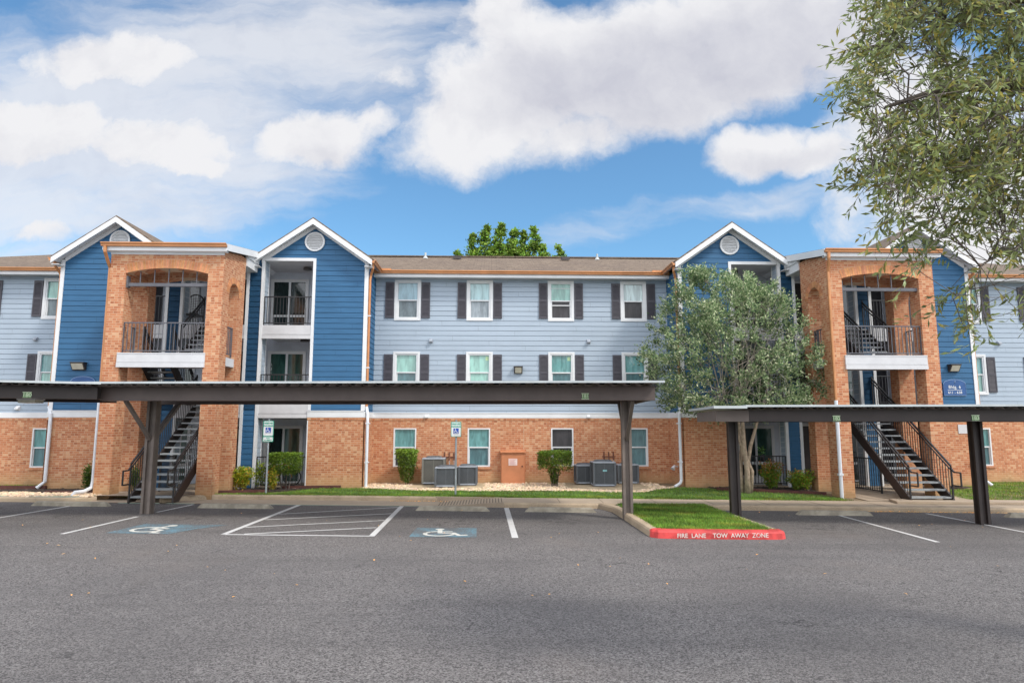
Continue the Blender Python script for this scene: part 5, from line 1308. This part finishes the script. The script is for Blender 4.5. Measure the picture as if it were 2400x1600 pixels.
shrub('lower red tipped shrub against the right tower pier', ell((10.05,21.55,.46),(.52,.3,.38)), 1700, .06, nan, ((10.05,21.55,.13),[(-.2,0,.5,.012,0),(.15,0,.5,.012,0),(0,0,.6,.012,0)]), up=.5)
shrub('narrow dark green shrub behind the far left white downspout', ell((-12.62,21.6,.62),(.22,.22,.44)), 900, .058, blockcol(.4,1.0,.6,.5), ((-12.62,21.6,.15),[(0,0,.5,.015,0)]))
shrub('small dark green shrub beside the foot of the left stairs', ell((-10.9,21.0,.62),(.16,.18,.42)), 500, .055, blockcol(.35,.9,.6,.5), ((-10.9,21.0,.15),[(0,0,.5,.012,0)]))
# potted plants on the right patio
pp = thing('potted_plant', 'red flowering plant in a pot on the white console table', 'potted plant', (9.15,23.75,.96)); m = MB(); m.tube([(9.15,23.75,.962),(9.15,23.75,1.07)],[.07,.09],12); m.build('pot', M['potblack'], pp)
lf = MB()
for i in range(120): lf.col = (1,1,1); p = Vector((9.15,23.75,1.12))+rnd()*.12; leaf(lf, p, rnd(), rnd(), .07, .04)
lf.col = (1,.99,1); lf.build('flowers', M['red'], pp)
pp = thing('potted_plant', 'tall black vase with pale flowers on the white console table', 'potted plant', (9.75,23.75,.96)); m = MB(); m.tube([(9.75,23.75,.962),(9.75,23.75,1.1),(9.75,23.75,1.22)],[.05,.075,.04],12); m.build('pot', M['potblack'], pp)
lf = MB()
for i in range(90): lf.col = (2.2,2.6,6) if i % 3 == 0 else (.7,.8,.8); p = Vector((9.75+random.uniform(-.15,.1),23.75,1.32+random.uniform(-.1,.18)))+rnd()*.06; leaf(lf, p, rnd(), rnd(), .06, .03)
lf.build('foliage', M['hedgeleaf'], pp)

# 5. grass, gravel, mulch
def grass_blades():
    lf = MB()
    def blade(x, y, z, h):
        a = random.uniform(0,6.28); w = random.uniform(.005,.011); dx, dy = math.cos(a)*w, math.sin(a)*w; l = h*random.uniform(.2,.9); b = random.uniform(0,6.28)
        k = random.uniform(.55,1.35)*(.85+.3*math.sin(x*1.7+y*2.3)*math.sin(y*3.1+x*.6)); dry = math.sin(x*2.9+1.3*math.sin(y*2.1))*math.sin(y*3.7+x*.9) > .62 or random.random() < .05; lf.col = (k*1.45,k*1.0,k*.9) if dry else (k*random.uniform(.75,1.25),k,k*random.uniform(.6,1))
        lf.face([(x-dx,y-dy,z),(x+dx,y+dy,z),(x+math.cos(b)*l,y+math.sin(b)*l,z+h)])
    return lf, blade
def lawn_edge_back(x):                      # where the lawn ends towards the building
    pts = [(-8.3,20.3),(-6.6,20.9),(-5.75,22.7),(-4.4,22.7),(-3.5,22.4),(-2.6,21.9),(-.2,21.65),(2.6,21.6),(4.2,21.15),(4.9,21.2),(5.4,21.9),(6.3,22.6),(7.2,22.3),(7.6,21.3),(8.4,21.1),(10.1,20.5),(10.6,19.9)]
    for (a, y0), (b, y1) in zip(pts[:-1], pts[1:]):
        if a <= x < b: return y0+(y1-y0)*(x-a)/(b-a)
    return None
lf, blade = grass_blades(); 
for i in range(34000):
    x = random.uniform(-8.3,10.6); e = lawn_edge_back(x)
    if e is None: continue
    y0 = grassY(x)-.06; y = random.uniform(y0, e)
    if random.random() > (e-y0)/3.0: continue
    blade(x, y, gz(x,y)-.01, random.uniform(.035,.075))
for i in range(16000):                       # thicker fringe along the kerb
    x = random.uniform(-8.2,10.4); y = grassY(x)+random.uniform(-.08,.5)
    if lawn_edge_back(x) is None or y > lawn_edge_back(x): continue
    blade(x, y, gz(x,y)-.01, random.uniform(.03,.065))
for i in range(19000):                       # right lawn and the strip along the far left wall
    x = random.uniform(14.0,20); y = random.uniform(grassY(x)-.05, 22.7 if x < 17.1 else 24.3)
    if (x-15.0)**2/1.4+(y-22.4)**2/.8 < 1: continue
    blade(x, y, gz(x,y)-.01, random.uniform(.035,.075))
for i in range(2600):
    x = random.uniform(-20,-14.8); y = random.uniform(23.3,24.3); blade(x, y, gz(x,y)-.01, random.uniform(.03,.06))
tag(lf.build('grass', M['blade']), 'short green lawn between the sidewalk and the building', kind='stuff')
lf, blade = grass_blades()
for i in range(30000):
    x = random.uniform(IX0+.14,IX1-.16); y = random.uniform(IY0+.2,IY1+.15)
    if x < IX0+.25 and y > 17.7: continue
    blade(x, y, zl(x)+.115, random.uniform(.035,.075))
tag(lf.build('grass', M['blade']), 'bright green grass filling the parking island', kind='stuff')
# turf sheets under the blades
tf = MB(); xs_ = [-8.3+i*.3 for i in range(63)]
for a, b in zip(xs_[:-1], xs_[1:]):
    ea, eb = lawn_edge_back(a), lawn_edge_back(min(b,10.59))
    if ea is None or eb is None: continue
    for j in range(4):
        Ya = lambda x, e, k: grassY(x)-.04+(e-grassY(x)+.04)*k/4
        tf.face([(a,Ya(a,ea,j),gz(a,Ya(a,ea,j))),(b,Ya(b,eb,j),gz(b,Ya(b,eb,j))),(b,Ya(b,eb,j+1),gz(b,Ya(b,eb,j+1))),(a,Ya(a,ea,j+1),gz(a,Ya(a,ea,j+1)))])
for a, b in zip([14+i*.75 for i in range(8)], [14.75+i*.75 for i in range(8)]):
    tf.face([(a,grassY(a),gz(a,grassY(a))),(b,grassY(b),gz(b,grassY(b))),(b,24.4,B+.004),(a,24.4,B+.004)])
tag(tf.build('lawn', M['turf']), 'green turf under the grass blades', kind='structure')
# river stones
st = MB()
def stone(x, y, z, r):
    c = random.uniform(.62,1.2); st.col = (c*random.uniform(.95,1.1), c*random.uniform(.92,1.0), c*random.uniform(.8,1.0))
    a = random.uniform(0,3.14); ca, sa = math.cos(a), math.sin(a); ex = random.uniform(.8,1.5); ez = random.uniform(.5,.75)
    P = []
    for (u, v, w) in ((1,0,0),(.5,.8,0),(-.5,.8,0),(-1,0,0),(-.5,-.8,0),(.5,-.8,0)):
        u *= ex*random.uniform(.85,1.15)*r; v *= random.uniform(.85,1.15)*r; P.append((x+u*ca-v*sa, y+u*sa+v*ca, z))
    top = [(x+(p[0]-x)*.62, y+(p[1]-y)*.62, z+r*ez) for p in P]
    for k in range(6): st.face([P[k],P[(k+1)%6],top[(k+1)%6],top[k]])
    st.face(top)
def gravel(n, xr, back, skip=None):
    for i in range(n):
        x = random.uniform(*xr); e = lawn_edge_back(x) if back is None else back[0]
        if e is None: continue
        y = random.uniform(e-.06, 24.3 if back is None else back[1])
        if skip and skip(x, y): continue
        stone(x, y, gz(x,y)-.005+random.uniform(0,.025), random.uniform(.028,.055))
gravel(5200, (-4.3,5.9), None, lambda x, y: (-2.75 < x < -.25 and y > 22.4) or (x > 2.6 and x < 5.35 and y > 22.15-(x-2.6)*.4 and not (x > 4.9 and y < 21.9)))
for i in range(1500):
    x = random.uniform(-4.2,6.2); e = lawn_edge_back(x); stone(x, e+random.uniform(-.05,.25), gz(x,e)+random.uniform(0,.02), random.uniform(.025,.05))
for i in range(1300):
    x = random.uniform(-16,-11.3); y = 20.05+random.uniform(-.55,.42)+.1*math.sin(x*3); stone(x, y, gz(x,y)-.005+random.uniform(0,.02), random.uniform(.028,.055))
tag(st.build('gravel', M['stone']), 'cream river stones along the foot of the brick wall', kind='stuff')
# mulch beds
mu = MB()
beds = [[(-8.45,20.55),(-7.0,21.05),(-6.05,22.1),(-5.75,22.68),(-8.2,22.68),(-8.5,21.9)],[(7.3,22.6),(7.6,21.45),(8.5,21.2),(10.3,20.6),(10.35,21.6),(9.6,22.68)],[(-16.2,21.3),(-12.0,20.35),(-11.65,20.6),(-11.65,22.6),(-14.8,22.7)],[(14.1,21.9),(15.6,21.8),(16.2,22.3),(16.0,22.7),(14.0,22.7)]]
for bd in beds:
    mu.col = (1,1.001,1); mu.face([(x,y,gz(x,y)+.012) for x, y in bd])
    xs2 = [p[0] for p in bd]; ys2 = [p[1] for p in bd]
    for i in range(900):
        x = random.uniform(min(xs2),max(xs2)); y = random.uniform(min(ys2),max(ys2))
        if not inpoly(x, y, bd): continue
        k = random.uniform(.5,2.2); k = k*4 if random.random() < .03 else k; mu.col = (k,k*.9,k*.8); z = gz(x,y)+.014; a = random.uniform(0,3.14); l = random.uniform(.03,.08); w = random.uniform(.01,.02)
        ca, sa = math.cos(a), math.sin(a); zz = random.uniform(.005,.03)
        mu.face([(x-ca*l-sa*w,y-sa*l+ca*w,z),(x-ca*l+sa*w,y-sa*l-ca*w,z+.004),(x+ca*l+sa*w,y+sa*l-ca*w,z+zz),(x+ca*l-sa*w,y+sa*l+ca*w,z+zz)])
tag(mu.build('mulch', M['mulch']), 'dark bark mulch in the planting beds', kind='stuff')
def edging(label, pts, h=.12):
    m = MB()
    for (a, b) in zip(pts[:-1], pts[1:]):
        m.hexa([(a[0],a[1],gz(*a)-.05),(b[0],b[1],gz(*b)-.05),(b[0],b[1]+.07,gz(*b)-.05),(a[0],a[1]+.07,gz(*a)-.05)],[(a[0],a[1],gz(*a)+h),(b[0],b[1],gz(*b)+h),(b[0],b[1]+.07,gz(*b)+h),(a[0],a[1]+.07,gz(*a)+h)])
    tag(m.build('garden_edging', M['edging']), label, 'edging', 'dark red landscape edging')
edging('dark red edging of the bed by the square hedge', [(-8.55,20.5),(-7.0,20.98),(-6.05,22.0),(-5.6,22.6),(-4.9,22.68)] if False else [(-8.55,20.5),(-7.6,20.75),(-6.9,21.05)], .09)
edging('dark red edging board at the end of the left patio bed', [(-6.9,22.45),(-6.3,22.5),(-5.0,22.62)], .10)
edging('dark red edging under the small multi-stemmed tree', [(7.3,21.55),(8.4,21.15),(10.35,20.5)], .09)
edging('dark red edging round the far left bed', [(-16.2,22.7),(-15.2,22.55),(-14.6,22.6)], .12)
edging('dark red edging beside the foot of the left tower downspout', [(-13.2,20.42),(-12.2,20.3),(-11.6,20.35)], .07)

# dry leaves scattered by the kerbs
dl = MB()
for i in range(420):
    if i < 230: x = random.uniform(9.5,14.5); y = kerbY(x)-abs(random.gauss(0,.09))-.02
    elif i < 330: x = random.uniform(-3,-.3); y = grassY(x)-.16-abs(random.gauss(0,.06))
    else: x = random.uniform(-12,12); y = random.uniform(8.5,18)
    if IX0-.1 < x < IX1+.1 and y > IY0: continue
    k = random.uniform(.5,1.5); dl.col = (k*3.5,k*1.7,k*.9); leaf(dl, Vector((x,y,zl(x)+.022)), Vector((random.uniform(-1,1),random.uniform(-1,1),.12)).normalized(), Vector((0,0,1)), random.uniform(.035,.06), random.uniform(.02,.035))
tag(dl.build('fallen_leaves', M['oakleaf']), 'dry brown leaves scattered on the asphalt', kind='stuff')

# ------------------------------------------------------------------ sky, sun, camera
SUN = Vector((.55,-.42,.78)).normalized()
el = math.asin(SUN.z); az = math.atan2(SUN.x, SUN.y)
wd = bpy.data.worlds.new('World'); sc.world = wd; wd.use_nodes = True
T = NT(wd.node_tree); T.n.clear()
sky = T.add('ShaderNodeTexSky', None, sky_type='NISHITA', sun_disc=False, sun_elevation=el, sun_rotation=az, air_density=1.0, dust_density=.6, ozone_density=2.5)
tc = T.add('ShaderNodeTexCoord').outputs['Generated']
sx = T.add('ShaderNodeSeparateXYZ', {0: tc})
yy = T.math('MAXIMUM', T.math('ABSOLUTE', sx.outputs[1]), .12)
p = T.math('DIVIDE', sx.outputs[0], yy); q = T.math('DIVIDE', sx.outputs[2], yy)
pq = T.add('ShaderNodeCombineXYZ', {0: p, 1: q}).outputs[0]
wv = T.add('ShaderNodeTexNoise', {'Vector': pq, 'Scale': 4.2, 'Detail': 6., 'Roughness': .6})
warp = T.add('ShaderNodeVectorMath', {0: T.add('ShaderNodeVectorMath', {0: wv.outputs['Color'], 1: (.5,.5,.5)}, operation='SUBTRACT').outputs[0], 3: .12}, operation='SCALE').outputs[0]
pw_ = T.add('ShaderNodeVectorMath', {0: pq, 1: warp}, operation='ADD').outputs[0]
# cloud banks: (azimuth tangent, height tangent, half width, half height, tilt, weight)
BL = [(.22,.595,.33,.11,10,1.2),(.00,.505,.16,.10,25,1.15),(.42,.64,.27,.12,6,1.1),(.02,.64,.09,.10,30,1.0),(.10,.455,.15,.045,14,.85),(.31,.53,.20,.06,18,.9),(.58,.64,.14,.1,0,1.0),
      (-.60,.585,.15,.05,3,1.05),(-.70,.46,.17,.075,0,1.0),(-.52,.44,.17,.06,-5,.95),(-.44,.395,.07,.025,0,.85),(-.29,.45,.10,.062,8,1.1),(-.205,.475,.06,.035,15,.8),(-.165,.55,.05,.035,-20,.75),
      (.435,.445,.095,.045,8,1.05),(.53,.435,.09,.042,0,.95),(.70,.43,.17,.22,0,.95),(.85,.35,.2,.22,0,.9),(-.68,.295,.06,.025,3,.8),(-.54,.325,.10,.022,5,.5),(-.76,.62,.07,.025,0,.5)]
WISP = [(.34,.335,.28,.03,8,.42),(.17,.31,.12,.04,12,.42),(.46,.36,.20,.025,14,.36),(-.40,.58,.42,.17,8,.72),(-.62,.44,.36,.20,0,.85),(-.70,.28,.25,.08,0,.6),(-.36,.33,.18,.03,12,.45),(.5,.24,.35,.03,3,.35),(-.10,.60,.16,.08,30,.5)]
def bank(vec, items):
    tot = None
    for (cx_, cy_, rx, ry, tilt, wgt) in items:
        d = T.add('ShaderNodeVectorMath', {0: vec, 1: (cx_,cy_,0)}, operation='SUBTRACT').outputs[0]
        ct_, st_ = math.cos(R(tilt)), math.sin(R(tilt))
        a = T.add('ShaderNodeVectorMath', {0: d, 1: (ct_/rx, st_/rx, 0)}, operation='DOT_PRODUCT').outputs['Value']
        b = T.add('ShaderNodeVectorMath', {0: d, 1: (-st_/ry, ct_/ry, 0)}, operation='DOT_PRODUCT').outputs['Value']
        r2 = T.math('ADD', T.math('MULTIPLY', a, a), T.math('MULTIPLY', b, b))
        f = T.math('MULTIPLY', T.math('MAXIMUM', T.math('SUBTRACT', 1., T.math('MULTIPLY', r2, .55)), 0.), wgt)
        tot = f if tot is None else T.math('MAXIMUM', tot, f)
    return tot
dens = bank(pw_, BL); wisp = bank(pw_, WISP)
n1 = T.add('ShaderNodeTexNoise', {'Vector': pw_, 'Scale': 9., 'Detail': 9., 'Roughness': .62}).outputs[0]
pst = T.add('ShaderNodeVectorMath', {0: pw_, 1: (3.,9.,1.)}, operation='MULTIPLY').outputs[0]
prot = T.add('ShaderNodeMapping', {'Vector': pw_, 'Rotation': (0,0,R(-20)), 'Scale': (2.2,9.,1.)}).outputs[0]
n2 = T.add('ShaderNodeTexNoise', {'Vector': prot, 'Scale': 1.6, 'Detail': 7., 'Roughness': .58}).outputs[0]
dn = T.math('ADD', dens, T.math('MULTIPLY', T.math('SUBTRACT', n1, .5), 1.25))
m1 = T.ramp(dn, .20, .84)
m2 = T.math('MULTIPLY', T.ramp(T.math('ADD', wisp, T.math('SUBTRACT', n2, .5)), .18, .75), .78)
mask = T.math('MAXIMUM', m1, m2)
# shading: thick interior is lavender grey, sun-side edges are white
pup = T.add('ShaderNodeVectorMath', {0: pw_, 1: (.03,.045,0)}, operation='ADD').outputs[0]
n1b = T.add('ShaderNodeTexNoise', {'Vector': pup, 'Scale': 9., 'Detail': 9., 'Roughness': .62}).outputs[0]
relief = T.math('MULTIPLY', T.math('SUBTRACT', n1, n1b), 1.0)
big = T.ramp(T.add('ShaderNodeTexNoise', {'Vector': pq, 'Scale': 2.6, 'Detail': 3., 'Roughness': .5}).outputs[0], .40, .62)
dark = bank(pw_, [(.27,.565,.30,.10,8,.95),(.44,.62,.26,.1,4,.85),(-.66,.40,.2,.05,0,.35),(.46,.43,.16,.03,0,.6),(-.27,.42,.06,.03,0,.5),(.08,.50,.1,.05,0,.5)])
thick = T.math('ADD', T.math('ADD', T.math('MULTIPLY', T.ramp(dark, .15, .9), .8), T.math('MULTIPLY', big, .12)), T.math('MULTIPLY', relief, -1.), clamp=True)
ccol = T.mix(thick, (.93,.93,.955), (.63,.64,.725))
skyc = T.mix(1., sky.outputs[0], (.84,1.17,1.25), 'MULTIPLY')
b1 = T.add('ShaderNodeBackground', {'Color': skyc, 'Strength': .15}).outputs[0]
bright = T.math('MAXIMUM', T.ramp(T.math('MULTIPLY', sx.outputs[1], -1.), -.12, .35), T.ramp(sx.outputs[2], .66, .90))  # unseen sky behind and overhead brightened as added soft fill
cst = T.math('ADD', .95, T.math('MULTIPLY', bright, 1.38))
b2 = T.add('ShaderNodeBackground', {'Color': T.mix(bright, ccol, (.95,.95,.98)), 'Strength': cst}).outputs[0]
up = T.ramp(sx.outputs[2], -.02, .06)
mk = T.math('MULTIPLY', T.math('MAXIMUM', mask, T.math('MULTIPLY', bright, .8)), up)
mixs = T.add('ShaderNodeMixShader', {0: mk, 1: b1, 2: b2}).outputs[0]
T.l.new(mixs, T.add('ShaderNodeOutputWorld').inputs[0])

sl = bpy.data.lights.new('sun', 'SUN'); sl.energy = 2.6; sl.angle = R(9); sl.color = (1.0,.94,.85)
so_ = bpy.data.objects.new('sun', sl); COL.objects.link(so_); so_.rotation_euler = (-SUN).to_track_quat('-Z','Y').to_euler(); so_.location = (20,-20,30)

cam = bpy.data.cameras.new('camera'); cam.sensor_width = 36; cam.lens = 1550/2400*36; cam.clip_end = 2000; cam.clip_start = .05
co = bpy.data.objects.new('camera', cam); COL.objects.link(co); co.location = (0,0,2.2)
co.rotation_euler = (R(90)+math.atan(200/1550), 0, -math.atan(49/1550)); sc.camera = co
sc.view_settings.view_transform = 'Standard'; sc.view_settings.look = 'None'; sc.view_settings.exposure = 0; sc.view_settings.gamma = 1
sc.render.engine = 'CYCLES'
sc.cycles.max_bounces = 6; sc.cycles.diffuse_bounces = 3; sc.cycles.glossy_bounces = 2; sc.cycles.transmission_bounces = 2
sc.cycles.use_denoising = True
